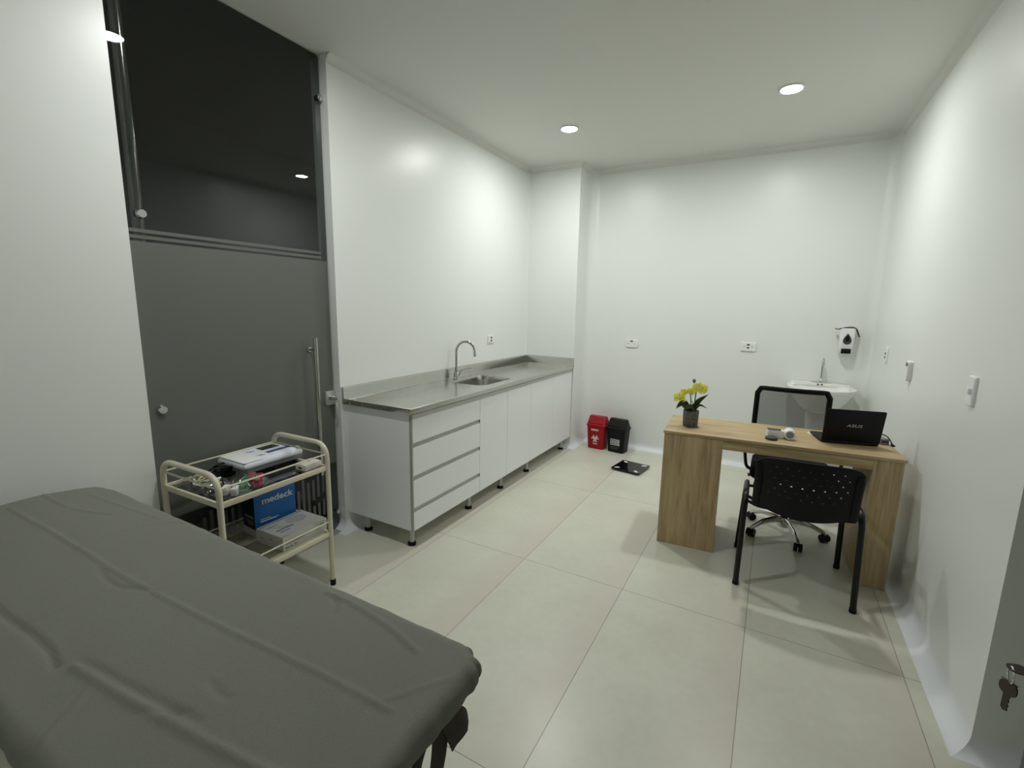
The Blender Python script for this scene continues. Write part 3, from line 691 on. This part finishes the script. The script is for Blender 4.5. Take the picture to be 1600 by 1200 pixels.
lv = MB().tube([(-.09, -.02, .395), (-.20, -.02, .392), (-.245, -.03, .385)], [.006, .006, .012], 10); lv.build('lever', mat('red_black_lever', (70, 22, 22), .5), oc)
for s in (-1, 1):
    MB().tube(fillet([(s*.19, .03, .41), (s*.262, .03, .415), (s*.278, .02, .52), (s*.285, .0, .62)], .05), .015, 12, ell=(1.5, .7, (0, 1, 0))).build('arm_support', BLKP, oc)
    MB().loft([[(x, y, z) for x, y in rrect(.07*k, .24*k, .03, 6, s*.285, 0)] for k, z in ((.9, .618), (1, .625), (1, .64), (.9, .648))]).build('armrest', BLKP, oc)
BXc, BWd, BZ0, BZ1, BYk = -.022, .452, .56, .952, .318
bpnt = lambda u, v: Vector((BXc+u*BWd/2*(1-.02*v), BYk-.05*v+.0*u+.028*(u*u), BZ0+(BZ1-BZ0)*v))
ring = [bpnt(u, 0) for u in [i/10 for i in range(-9, 10)]]+[bpnt(1, v) for v in [i/10 for i in range(1, 10)]]+[bpnt(u, 1) for u in [i/10 for i in range(9, -10, -1)]]+[bpnt(-1, v) for v in [i/10 for i in range(9, 0, -1)]]
MB().tube(ring, .0165, 12, closed=True, ell=(.75, 1.1, (0, 1, 0))).build('back_frame', BLKP, oc)
slab(bpnt, 16, 10, .002, set()).build('mesh_back', veil('grey_chair_mesh', (64, 64, 64), .60, .8), oc, 60)
MB().tube(fillet([(0, .08, .395), (0, .30, .40), (0, .345, .50), (BXc, BYk+.005, .60)], .08), .018, 12, ell=(1.8, .6, (1, 0, 0))).build('back_bracket', BLKP, oc)

# ================================================================ WASHBASIN, DISPENSER
wb = thing('washbasin', 'white porcelain pedestal washbasin against the back wall', 'washbasin', (.392, 4.70, 0), 0)
def bas(ax, ay, z, n=48):
    out = []
    for i in range(n):
        t = 2*PI*i/n; c, s = math.cos(t), math.sin(t)
        p = 2.0 if s < 0 else 4.5
        k = (abs(c)**p+abs(s)**p)**(-1/p); out.append((ax*k*c, .04+ay*k*s*(1.0 if s > 0 else 1.30), z))
    return out
mb = MB().loft([bas(.13, .13, .665), bas(.155, .145, .70), bas(.205, .175, .765), bas(.243, .192, .835), bas(.254, .196, .858), bas(.252, .195, .868), bas(.238, .183, .872)]
               + [[(x*.86, (y-.0)*.86-.022, z) for x, y, z in bas(.238, .17, q)] for q in (.866, .85)] + [[(x*.70, y*.72-.02, z) for x, y, z in bas(.238, .17, .80)], [(x*.32, y*.36-.01, z) for x, y, z in bas(.238, .17, .745)]], True, True)
mb.build('bowl', PORC, wb, 60)
MB().loft([[(x, y, z) for x, y in rrect(.44*k, .078, .02, 6, 0, .192)] for k, z in ((1.02, .862), (1.0, .880), (.97, .886))]).build('tap_ledge', PORC, wb, 60)
for x in (-.014, .014): MB().cyl((x, .1540, .8735), (x, .1505, .8735), .0075, n=16).build('overflow_hole', DARKG, wb)
MB().loft([[(x, y+.08, z) for x, y, _ in [(a, b, 0) for a, b in rrect(.17*k, .15*k, .06*k)]] for k, z in ((1.15, .0008), (1.1, .03), (.9, .12), (.88, .35), (1.0, .55), (1.25, .70))]).build('pedestal', PORC, wb, 60)
bt = thing('basin_tap', 'slim chrome single tap standing on the washbasin ledge', 'faucet', (.398, 4.892, .8865), 0)
MB().loft([[(x, y, z) for x, y in rrect(.145, .042, .012)] for z in (0, .006)]+[[(x, y, .009) for x, y in rrect(.13, .03, .01)]]).build('base_plate', CHROME, bt)
MB().lathe([(.0, .008), (.02, .008), (.017, .022), (.011, .03)], n=20).tube([(0, 0, .028), (0, 0, .18)]+[(0, -.034+.034*math.cos(a), .18+.034*math.sin(a)) for a in [PI*i/10 for i in range(1, 10)]]+[(0, -.068, .172)], .0095, 12).build('spout', CHROME, bt)
MB().cyl((0, -.068, .182), (0, -.069, .155), .0115, .0125).build('aerator', CHROME, bt)
sd = thing('soap_dispenser', 'white wall soap dispenser with drop-shaped window above the washbasin', 'soap dispenser', (.545, YB-.0005, 1.262), 0)
def sect(w_, d_, z, r=.02): return [(x, y-d_/2, z) for x, y in rrect(w_, d_, r)]
MB().loft([sect(.088, .075, -.105, .012), sect(.096, .082, -.10, .016), sect(.102, .09, -.02), sect(.108, .092, .085), sect(.106, .088, .105), sect(.09, .07, .114, .02)]).build('dispenser_body', WHTP, sd, 50)
dp = [(.040*math.sin(t)*math.sin(t/2)**1.1, .046*math.cos(t)) for t in [2*PI*i/36 for i in range(36)]]
Md = frame((0, -.0925, .018), (1, 0, 0), (0, -.02, 1)); Md2 = Md
MB().prism([(x, y) for x, y in dp], -.004, .0022, Md).build('level_window', DARKG, sd)
MB().prism([(x*.5, y*.6+.006) for x, y in dp], .002, .0028, Md).build('window_core', BLKP, sd)
MB().box(-.034, .034, -.096, -.07, -.106, -.066, .004).build('push_bar', BLKP, sd)
st = MB(); P = [Vector(p) for p in ((-.092, -.055, .106), (-.07, -.06, .101), (-.04, -.062, .112), (0, -.064, .1195), (.035, -.062, .1195), (.06, -.058, .104), (.075, -.055, .07), (.088, -.052, .038))]
S = spline(P, 5); rows = []
for i, p in enumerate(S):
    t = i/(len(S)-1); d = (S[min(i+1, len(S)-1)]-S[max(i-1, 0)]).normalized(); wv = Vector((0, 1, 0)); n_ = d.cross(wv)*-1
    wd = .016+.010*t
    rows.append([p-wv*wd, p+wv*wd, p+wv*wd+n_*.008, p-wv*wd+n_*.008])
st.loft(rows)
so = st.build('cardboard_strip', mat('brown_card', (92, 76, 62), .8, noise=(40, .25)), None, 50); so.location = (.545, YB-.0005, 1.2625)
tag(so, 'brown curled strip lying over the top of the soap dispenser', 'strip')

# ================================================================ TROLLEY
TO = (-1.944, 1.013); TA = 1.596; TL_, TD = .551, .426
tro = thing('medical_trolley', 'cream tubular two-shelf trolley in front of the glass door', 'trolley', (TO[0], TO[1], 0), TA)
for x in (0, TL_):
    MB().tube(fillet([(x, 0, .03), (x, 0, .79), (x, TD, .79), (x, TD, .03)], .085, 9), .0125, 16).build('end_frame', CREAM, tro)
    for y in (0, TD): MB().cyl((x, y, .0006), (x, y, .034), .0142, n=16).build('foot_cap', RUB, tro)
for zr, zt, nm in ((.736, .672, 'upper'), (.365, .305, 'lower')):
    mb = MB()
    for y in (0, TD): mb.tube([(0, y, zr), (TL_, y, zr)], .0042, 8)
    for x in (0, TL_): mb.tube([(x, 0, zr), (x, TD, zr)], .0042, 8)
    mb.build('guard_rail', CREAM, tro)
    mb = MB()
    for y0, y1 in ((-.004, .008), (TD-.008, TD+.004)): mb.box(0.008, TL_-.008, y0, y1, zt-.022, zt+.003, .002)
    for x0, x1 in ((-.004, .008), (TL_-.008, TL_+.004)): mb.box(x0, x1, .008, TD-.008, zt-.022, zt+.003, .002)
    mb.build('shelf_rim', CREAM, tro)
    MB().box(.008, TL_-.008, .008, TD-.008, zt-.016, zt-.010).build('shelf_panel', glassy('smoked_shelf_glass', (.30, .31, .30)) if nm == 'upper' else mat('cream_shelf', (178, 174, 152), .35), tro, 0)
ZU, ZL = .662, .2955
TM = Matrix.Translation((TO[0], TO[1], 0)) @ Matrix.Rotation(TA, 4, 'Z')
def on_trolley(name, label, cat, lx, ly, z, rz=0.):
    p = TM @ Vector((lx, ly, z)); return thing(name, label, cat, tuple(p), TA+rz)
mo = on_trolley('ecg_monitor', 'white medical monitor with dark display and blue strip on the trolley top', 'medical device', .415, .332, ZU+.0006, -.02)
def rr3(w_, d_, r, z, cx=0, cy_=0): return [(x, y, z) for x, y in rrect(w_, d_, r, 6, cx, cy_)]
MB().loft([rr3(.31, .215, .02, .012), rr3(.325, .228, .022, .018), rr3(.33, .232, .022, .040)]).build('lower_case', MIDG, mo)
MB().loft([rr3(.333, .235, .022, .0402), rr3(.336, .238, .024, .046), rr3(.334, .236, .024, .056), rr3(.320, .224, .026, .066), rr3(.30, .205, .03, .069)]).build('upper_case', mat('bluish_white_plastic', (232, 236, 246), .3), mo)
MB().box(-.162, -.06, -.112, .112, .0685, .0705, .004).build('paper_cover', WHTP, mo)
MB().box(.015, .115, .012, .072, .0685, .0705, .001).build('display', mat('dark_lcd', (38, 48, 44), .2), mo, 0)
MB().box(.005, .150, -.052, -.022, .0685, .0705, .001).build('key_strip', mat('blue_grey_keys', (70, 82, 132), .45), mo, 0)
MB().box(.0, .162, -.095, -.06, .0685, .0712, .003).build('front_lip', mat('bluish_white_lip', (236, 240, 248), .3), mo)
mk = MB()
for q in ((-.052, .045, .014, .004), (-.04, .03, .006, .012), (-.03, .036, .016, .004), (-.055, -.05, .03, .003), (-.045, -.058, .03, .003)): mk.box(q[0], q[0]+q[2], q[1], q[1]+q[3], .0685, .0702)
mk.build('printed_mark', INK, mo, 0)
for x in (-.12, .12):
    for y in (-.08, .08): MB().cyl((x, y, 0), (x, y, .0125), .012, n=14).build('foot', RUB, mo)
sb = on_trolley('charger_block', 'small cream white box with a round dark dot at the right of the trolley top', 'box', .505, .085, ZU+.0006, .03)
MB().loft([rr3(.105, .075, .006, 0), rr3(.105, .075, .006, .026), rr3(.10, .07, .007, .031)]).build('block_body', mat('cream_plastic', (222, 220, 208), .4), sb)
MB().cyl((.008, .008, .0305), (.008, .008, .0318), .006, n=16).build('dot', DARKG, sb)
MB().box(-.054, -.0522, -.012, .012, .008, .018).build('port', DARKG, sb, 0)
# coiled black lead
cl = on_trolley('coiled_cable', 'bundle of black cable on the trolley beside the white monitor', 'cable', .195, .345, ZU+.0006)
mb = MB(); random.seed(3)
for k in range(6):
    a0 = random.uniform(0, 2*PI); pts = []
    for i in range(26):
        a = a0+2*PI*i/26; rr_ = .026+.006*k/3+.004*math.sin(3*a+k)
        pts.append((rr_*1.9*math.cos(a)+.004*k, rr_*.95*math.sin(a), .010+.006*k+.012*math.sin(a*2+k)*(k/6)))
    mb.tube(pts, .0038, 8, closed=True)
mb.tube(spline([(.04, -.02, .01), (.065, -.045, .01), (.03, -.075, .008), (-.03, -.07, .007), (-.06, -.05, .007)], 6), .0038, 8)
mb.build('cable_loops', BLKP, cl); MB().tube([(.0, -.033, .012), (.006, -.036, .042), (.006, .0, .055), (.006, .034, .04)], .006, 8).build('cable_tie', BLKP, cl)
# clear bags of leads and clips
BAG = glassy('clear_plastic', (.93, .94, .94), .10, 2.0)
def bag(t, L_, W_, H_, seed):
    rnd = random.Random(seed); ph = [rnd.uniform(0, 6) for _ in range(6)]; n, mm = 26, 18; mb = MB(); rings = []
    def hh(u, v):
        e = max(0, (1-abs(u)**4)*(1-abs(v)**4)); return H_*e*(.72+.16*math.sin(6*u+ph[0]+3*v)+.14*math.sin(9*v+ph[1]-4*u)+.1*math.sin(17*u+11*v+ph[2]))
    b = mb.bm; tp = []; bt_ = []
    for j in range(mm+1):
        r1, r0 = [], []
        for i in range(n+1):
            u = -1+2*i/n; v = -1+2*j/mm; wx = .006*math.sin(7*v+ph[3]); wy = .006*math.sin(6*u+ph[4])
            r1.append(b.verts.new((u*L_/2+wx, v*W_/2+wy, .0022+max(.0, hh(u, v))))); r0.append(b.verts.new((u*L_/2+wx, v*W_/2+wy, .0008)))
        tp.append(r1); bt_.append(r0)
    for j in range(mm):
        for i in range(n): b.faces.new((tp[j][i], tp[j][i+1], tp[j+1][i+1], tp[j+1][i])); b.faces.new((bt_[j][i], bt_[j+1][i], bt_[j+1][i+1], bt_[j][i+1]))
    for i in range(n): b.faces.new((tp[0][i], bt_[0][i], bt_[0][i+1], tp[0][i+1])); b.faces.new((tp[mm][i], tp[mm][i+1], bt_[mm][i+1], bt_[mm][i]))
    for j in range(mm): b.faces.new((tp[j][0], tp[j+1][0], bt_[j+1][0], bt_[j][0])); b.faces.new((tp[j][n], bt_[j][n], bt_[j+1][n], tp[j+1][n]))
    return mb.build('clear_bag', BAG, t, 80)
GRN = mat('green_clip', (34, 108, 62), .4); REDC = mat('red_clip', (168, 34, 52), .4); BEI = mat('beige_leads', (182, 172, 132), .5)
b1 = on_trolley('electrode_bag', 'clear bag of green and red electrode clips at the front of the trolley top', 'bag', .160, .088, ZU+.0006, .1); bag(b1, .23, .15, .074, 1)
for x, y, m_, a in ((-.012, -.02, GRN, .3), (.02, .015, GRN, -.3), (.058, -.015, REDC, .2), (.052, .024, REDC, .5)):
    Mc = Matrix.Translation((x*1.15, y*1.1, .003)) @ Matrix.Rotation(a+.4, 4, 'Z') @ Matrix.Diagonal((1.15, 1.25, 1.9, 1))
    MB().box(-.038, .026, -.013, .013, 0, .011, .004, M=Mc).box(-.034, .026, -.011, .011, .014, .024, .004, M=Mc @ Matrix.Rotation(-.08, 4, 'Y')).cyl((.0, -.012, .0125), (.0, .012, .0125), .008, n=12, M=Mc).box(.026, .040, -.008, .008, .002, .02, .003, M=Mc).build('electrode_clip', m_, b1)
for x, y in ((-.06, -.025), (-.072, .02)): MB().box(-.026, .026, -.014, .014, 0, .036, .006, M=Matrix.Translation((x, y, .003)) @ Matrix.Rotation(.6, 4, 'Z')).build('electrode_clip', WHTP, b1)
b2 = on_trolley('lead_bag', 'clear bag of beige and white leads at the left end of the trolley top', 'bag', .085, .275, ZU+.0006, .25); bag(b2, .15, .20, .062, 5)
rnd = random.Random(9)
for k, m_ in enumerate((BEI, BEI, WHTP, WHTP, BEI)):
    pts = [(rnd.uniform(-.05, .05), rnd.uniform(-.06, .06), .008+.007*k+rnd.uniform(0, .010)) for _ in range(6)]
    MB().tube(spline(pts, 6), .0042, 8).build('lead', m_, b2)
# boxes on the lower shelf
BLUE = mat('blue_carton', (22, 104, 176), .45); NAVY = mat('navy_carton', (18, 24, 52), .45); CART = mat('white_carton', (206, 206, 200), .55)
mbx = on_trolley('blue_device_box', 'upright blue and navy device carton with white lettering on the lower trolley shelf', 'box', .443, .335, ZL+.0006, -.10)
bw, bd, bh = .225, .115, .25
MB().box(-bw/2, bw/2, -bd/2, bd/2, 0, .042, .0008).build('white_base', CART, mbx, 0)
MB().box(-bw/2, bw/2, -bd/2, bd/2, .0422, bh, .0008).build('blue_carton', BLUE, mbx, 0)
MB().box(-bw/2-.0010, -bw/2-.0003, -bd/2+.0005, bd/2-.0005, .0425, bh-.001).build('navy_side', NAVY, mbx, 0)
text_mesh('medeck', .048, 'front_lettering', INKW, mbx, XZ((.012, -bd/2-.0006, .185)), bold=.0008, sx=1.12, spacing=1.0)
ln = MB()
for x0, x1, z in ((-.085, -.03, .088), (-.085, .015, .078), (-.085, .0, .074), (-.085, .02, .030), (-.06, .05, .022)): ln.box(x0, x1, -bd/2-.001, -bd/2-.0004, z, z+.0035)
ln.build('printed_lines', INKW, mbx, 0)
ln = MB()
for k in range(5): ln.box(-bw/2-.0018, -bw/2-.0009, -.042+k*.017, -.030+k*.017, .100, .112)
for k in range(3): ln.box(-bw/2-.0018, -bw/2-.0009, -.042, .035-.012*k, .082-.008*k, .085-.008*k)
ln.build('side_print', GRYI, mbx, 0)
gb = on_trolley('glove_box', 'flat white carton of gloves lying on the lower trolley shelf', 'box', .435, .148, ZL+.0006, .0)
gw, gd, gh = .262, .205, .072
MB().box(-gw/2, gw/2, -gd/2, gd/2, 0, gh, .0015).build('carton', mat('pale_carton', (212, 211, 204), .55), gb, 0)
MB().prism([(.045+.055*math.cos(t), .03+.045*math.sin(t)) for t in [2*PI*i/28 for i in range(28)]], gh, gh+.0006).build('opening_flap', mat('grey_carton', (186, 188, 188), .55), gb)
MB().box(-gw/2+.008, gw/2-.008, gd/2-.022, gd/2-.008, gh, gh+.0006).build('top_band', GRYI, gb, 0)
ln = MB()
for q in ((-.10, -.02, .095, .012), (-.10, -.045, .06, .008), (-.10, .05, .05, .006)): ln.box(q[0], q[0]+q[2], q[1], q[1]+q[3], gh, gh+.0007)
for q in ((-.12, .012, .02), (-.095, .012, .016), (-.07, .012, .016), (-.12, .032, .11), (-.12, .042, .12), (.085, .05, .03)): ln.box(q[0], q[0]+q[2], -gd/2-.0008, -gd/2-.0002, q[1], q[1]+.006)
for q in ((.05, .03), (-.02, .04)): ln.box(-gw/2-.0008, -gw/2-.0002, q[0], q[0]+.02, q[1], q[1]+.006)
ln.build('printed_text', MIDG, gb, 0)

# ================================================================ BED
BX0, BX1, BY0, BY1, BZ = -2.33, -.483, .185, .796, .752
bed = thing('examination_bed', 'narrow examination bed under a grey sheet in the foreground', 'bed', ((BX0+BX1)/2, (BY0+BY1)/2, 0), 0)
bl, bwid = BX1-BX0, BY1-BY0
MB().box(-bl/2+.03, bl/2-.03, -bwid/2+.03, bwid/2-.03, .690, .728, .015, seg=3).build('mattress', VINYL, bed)
MB().box(-bl/2+.09, bl/2-.16, -bwid/2+.06, bwid/2-.06, .645, .6895, .004).build('bed_frame', BLKS, bed)
for x in (-bl/2+.14, bl/2-.30):
    for y in (-bwid/2+.09, bwid/2-.09): MB().cyl((x, y, .0006), (x, y, .6448), .016, n=16).build('leg', BLKS, bed)
# fitted sheet: a height field over the mattress, wrapped round its rounded edge and tucked under
creases = [  # polyline, height, half width
    ([(-2.241, .484), (-1.773, .508), (-1.365, .523), (-1.063, .538), (-.752, .557), (-.566, .563)], .0055, .010),
    ([(-1.75, .285), (-1.581, .295), (-1.344, .306), (-1.239, .293)], -.009, .014), ([(-1.207, .312), (-.982, .332), (-.757, .36), (-.55, .39)], .008, .018),
    ([(-1.207, .330), (-.982, .352), (-.85, .37)], -.006, .016),
    ([(-1.466, .307), (-1.482, .467)], .004, .010), ([(-1.764, .505), (-1.783, .691), (-1.661, .80)], .004, .014),
    ([(-1.592, .496), (-1.52, .486), (-1.456, .489), (-1.40, .512), (-1.359, .527)], -.005, .013),
    ([(-.923, .433), (-.88, .425), (-.852, .428)], -.004, .013), ([(-.959, .326), (-.92, .345), (-.887, .374)], -.004, .013),
    ([(-.965, .752), (-.869, .752), (-.74, .735), (-.619, .705)], .007, .010), ([(-.936, .744), (-.904, .728), (-.88, .70)], -.005, .013),
    ([(-1.10, .30), (-1.02, .20)], .004, .014), ([(-2.312, .583), (-2.1, .60), (-1.95, .66)], .004, .012), ([(-2.2, .69), (-2.0, .715), (-1.8, .74)], .004, .014), ([(-.60, .563), (-.50, .70)], .003, .010)]
def seg_d(p, a, b):
    ab = b-a; t = max(0, min(1, (p-a).dot(ab)/ab.length_squared)); return (p-(a+ab*t)).length
CR = [([Vector(q) for q in spline([(*q, 0) for q in pl], 5)], h, wd*.46, (min(q[0] for q in pl)-.04, max(q[0] for q in pl)+.04, min(q[1] for q in pl)-.04, max(q[1] for q in pl)+.04)) for pl, h, wd in creases]
def crease(x, y):
    p = Vector((x, y, 0)); z = 0
    for pl, h, wd, bb in CR:
        if not (bb[0] < x < bb[1] and bb[2] < y < bb[3]): continue
        d = min(seg_d(p, a, b) for a, b in zip(pl[:-1], pl[1:]))
        if d < wd*3.2: z += .85*h*math.exp(-(d/wd)**2)
    z += .0022*math.sin(x*5.1+y*7+1)*math.sin(y*9-x*2)+.0012*math.sin(x*17+y*13)*math.sin(y*21+x*6)
    return z
def sheet_pt(x, y):
    """flat cloth coordinates -> draped position"""
    rc = .075; re = .033
    qx0, qx1, qy0, qy1 = BX0+rc, BX1-rc, BY0+rc, BY1-rc
    cx_, cy_ = min(max(x, qx0), qx1), min(max(y, qy0), qy1)
    d = Vector((x-cx_, y-cy_)); L_ = d.length; lim = rc-re
    head = max(0, min(1, (-1.55-x)/.75)); yy = (y-(BY0+BY1)/2)/((BY1-BY0)/2)
    zt = BZ+.042*head*(1-abs(yy)**2.5) if abs(yy) < 1 else BZ
    if L_ <= lim: return Vector((x, y, zt+crease(x, y)))
    n = d/L_; s = L_-lim; ang = math.atan2(n.y, n.x); c0 = Vector((cx_, cy_))+n*lim
    per = cx_*1.0+cy_*1.7+ang*.26
    wob = (math.sin(per*46)*.5+math.sin(per*83+1)*.3+math.sin(per*23+2)*.4)
    if s < PI*re/2:
        a = s/re; o, dz = re*math.sin(a), re*(1-math.cos(a))
    elif s < PI*re/2+.006:
        o, dz = re, re+(s-PI*re/2)
    else:
        a = min((s-PI*re/2-.006)/re, PI*.62); o, dz = re*math.cos(a), re+.006+re*math.sin(a)
    k = min(1, s/.06); corner = 1 if abs(n.x*n.y) > .05 else .35
    o += .0085*wob*k*corner
    p = c0+n*o; fade = max(0, 1-s/.05)
    return Vector((p.x, p.y, BZ-dz+crease(x, y)*fade*.8+.002*wob*k*corner))
OV = .142
nx, ny = 330, 124
mb = MB(); b = mb.bm; G = []
for j in range(ny+1):
    row = []
    for i in range(nx+1):
        x = BX0-OV+.036+(BX1-BX0+2*OV-.072)*i/nx; y = BY0-OV+.036+(BY1-BY0+2*OV-.072)*j/ny
        # trim cloth corners to a rounded outline
        rc = .075; cx_, cy_ = min(max(x, BX0+rc), BX1-rc), min(max(y, BY0+rc), BY1-rc); d = Vector((x-cx_, y-cy_)); mxl = rc+OV-.036
        if d.length > mxl: d = d*(mxl/d.length); x, y = cx_+d.x, cy_+d.y
        row.append(b.verts.new(sheet_pt(x, y)))
    G.append(row)
for j in range(ny):
    for i in range(nx): b.faces.new((G[j][i], G[j][i+1], G[j+1][i+1], G[j+1][i]))
bmesh.ops.remove_doubles(b, verts=b.verts, dist=1e-5)
sh = mb.build('bed_sheet', SHEET, None, 80)
tag(sh, 'creased grey sheet fitted over the examination bed', 'sheet')
# knotted cloth ties under the corner
tie = thing('cloth_tie', 'knotted dark taupe cloth ties hanging below the corner of the grey sheet', 'tie', (-.546, .659, .497), 0)
def ribbon(P, wds, twist, nm, th=.006):
    S = spline(P, 7); k = len(S); rows = []
    for i, p in enumerate(S):
        t = i/(k-1); d = (S[min(i+1, k-1)]-S[max(i-1, 0)]).normalized()
        wv = Vector((math.cos(twist[0]+(twist[1]-twist[0])*t), math.sin(twist[0]+(twist[1]-twist[0])*t), 0)); wv = (wv-d*wv.dot(d)).normalized(); n_ = d.cross(wv)
        q = t*(len(wds)-1); a = int(min(q, len(wds)-2)); wd = wds[a]+(wds[a+1]-wds[a])*(q-a)
        rows.append([p+wv*wd*c+n_*(th*s_+wd*.25*math.sin(c*5)*.4) for c, s_ in ((-1, 0), (-.5, .8), (0, 1), (.5, .8), (1, 0), (.5, -.8), (0, -1), (-.5, -.8))])
    return MB().loft(rows).build(nm, STRAPM, tie, 60)
ribbon([(.0, .028, .15), (.0, .032, .09), (-.002, .026, .03), (-.006, .014, -.06), (-.008, .006, -.2)], [.012, .024, .026, .023, .026], (1.2, 1.6), 'long_tail')
ribbon([(.0, .03, .165), (.012, .048, .135), (.018, .068, .098), (.018, .082, .055)], [.010, .026, .036, .034], (1.3, 1.5), 'short_tail')
ribbon([(-.006, .012, .115), (-.008, -.014, .105), (-.010, -.036, .070), (-.010, -.042, .030), (-.008, -.026, -.005)], [.008, .011, .018, .021, .010], (1.2, 1.6), 'loop')
MB().ball((0, .026, .152), (.014, .014, .018), 12).build('knot', STRAPM, tie)

# ================================================================ KEYS
lkx, lky, lkz = XG+.0562, oy+hw-.044, .908
k1 = thing('door_key', 'small key hanging on a ring from the lock of the smoked glass door', 'key', (lkx, lky, lkz), 0)
MB().box(0, .006, -.0012, .0012, -.003, .003).loft([[(x+.014, y, z) for x, z in rrect(.018, .020, .007)] for y in (-.001, .001)]).build('lock_key', CHROME, k1)
MB().tube([(.019+.003*math.cos(t), .009*math.cos(t), -.010+.0115*math.sin(t)) for t in [2*PI*i/24 for i in range(24)]], .0011, 8, closed=True).build('split_ring', CHROME, k1)
Mq = frame((.020, .002, -.034), (.3, .95, 0), (0, 0, 1))
MB().loft([[(x, y, z) for x, y in rrect(.021, .019, .007)] for z in (-.0011, .0011)], M=Mq).prism([(-.004, -.007), (-.004, -.030), (0, -.033), (.004, -.030), (.003, -.022), (.0045, -.016), (.004, -.007)], -.0009, .0009, Mq).build('hanging_key', CHROME, k1)

nrm = Vector((-.940, -.337, 0))
lc = free-dd.normalized()*.042
MB().cyl((Ld-.042, .0205, .983), (Ld-.042, .0555, .983), .016, .014).build('lock_cylinder', CHROME, lk2)
ky = thing('key_bunch', 'dark metal key hanging on a ring from the door lock at the right edge', 'keys', (lc.x+nrm.x*.056, lc.y+nrm.y*.056, .983), math.atan2(nrm.y, nrm.x))
KM = mat('dark_nickel', (92, 88, 82), .28, 1); 
# local x points out of the lock
MB().loft([[(x, y, z) for x, y in rrect(.026, .022, .009, 6, .018, 0)] for z in (-.001, .001)]).box(.0, .008, -.004, .004, -.001, .001).build('lock_key', KM, ky)
MB().tube([(.026+.004*math.cos(t), .010*math.cos(t), -.0105+.0125*math.sin(t)) for t in [2*PI*i/28 for i in range(28)]], .0012, 8, closed=True).build('split_ring', CHROME, ky)
Mk = frame((.026, .0, -.036), (-.25, .97, 0), (0, -.04, 1))
h = MB().loft([[(x, y, z) for x, y in rrect(.0235, .021, .008, 6, 0, .003)] for z in (-.0012, .0012)], M=Mk)
h.box(-.0105, .0105, .0125, .0142, -.0018, .0018, .0004, M=Mk)
hk = h.build('hanging_key', KM, ky)
bl_ = [(-.0042, -.007), (-.0042, -.031), (-.001, -.035), (.0045, -.033), (.0035, -.029), (.0048, -.026), (.003, -.022), (.0048, -.018), (.0034, -.014), (.0048, -.011), (.0048, -.007)]
MB().prism(bl_, -.001, .001, Mk).build('key_blade', KM, hk)
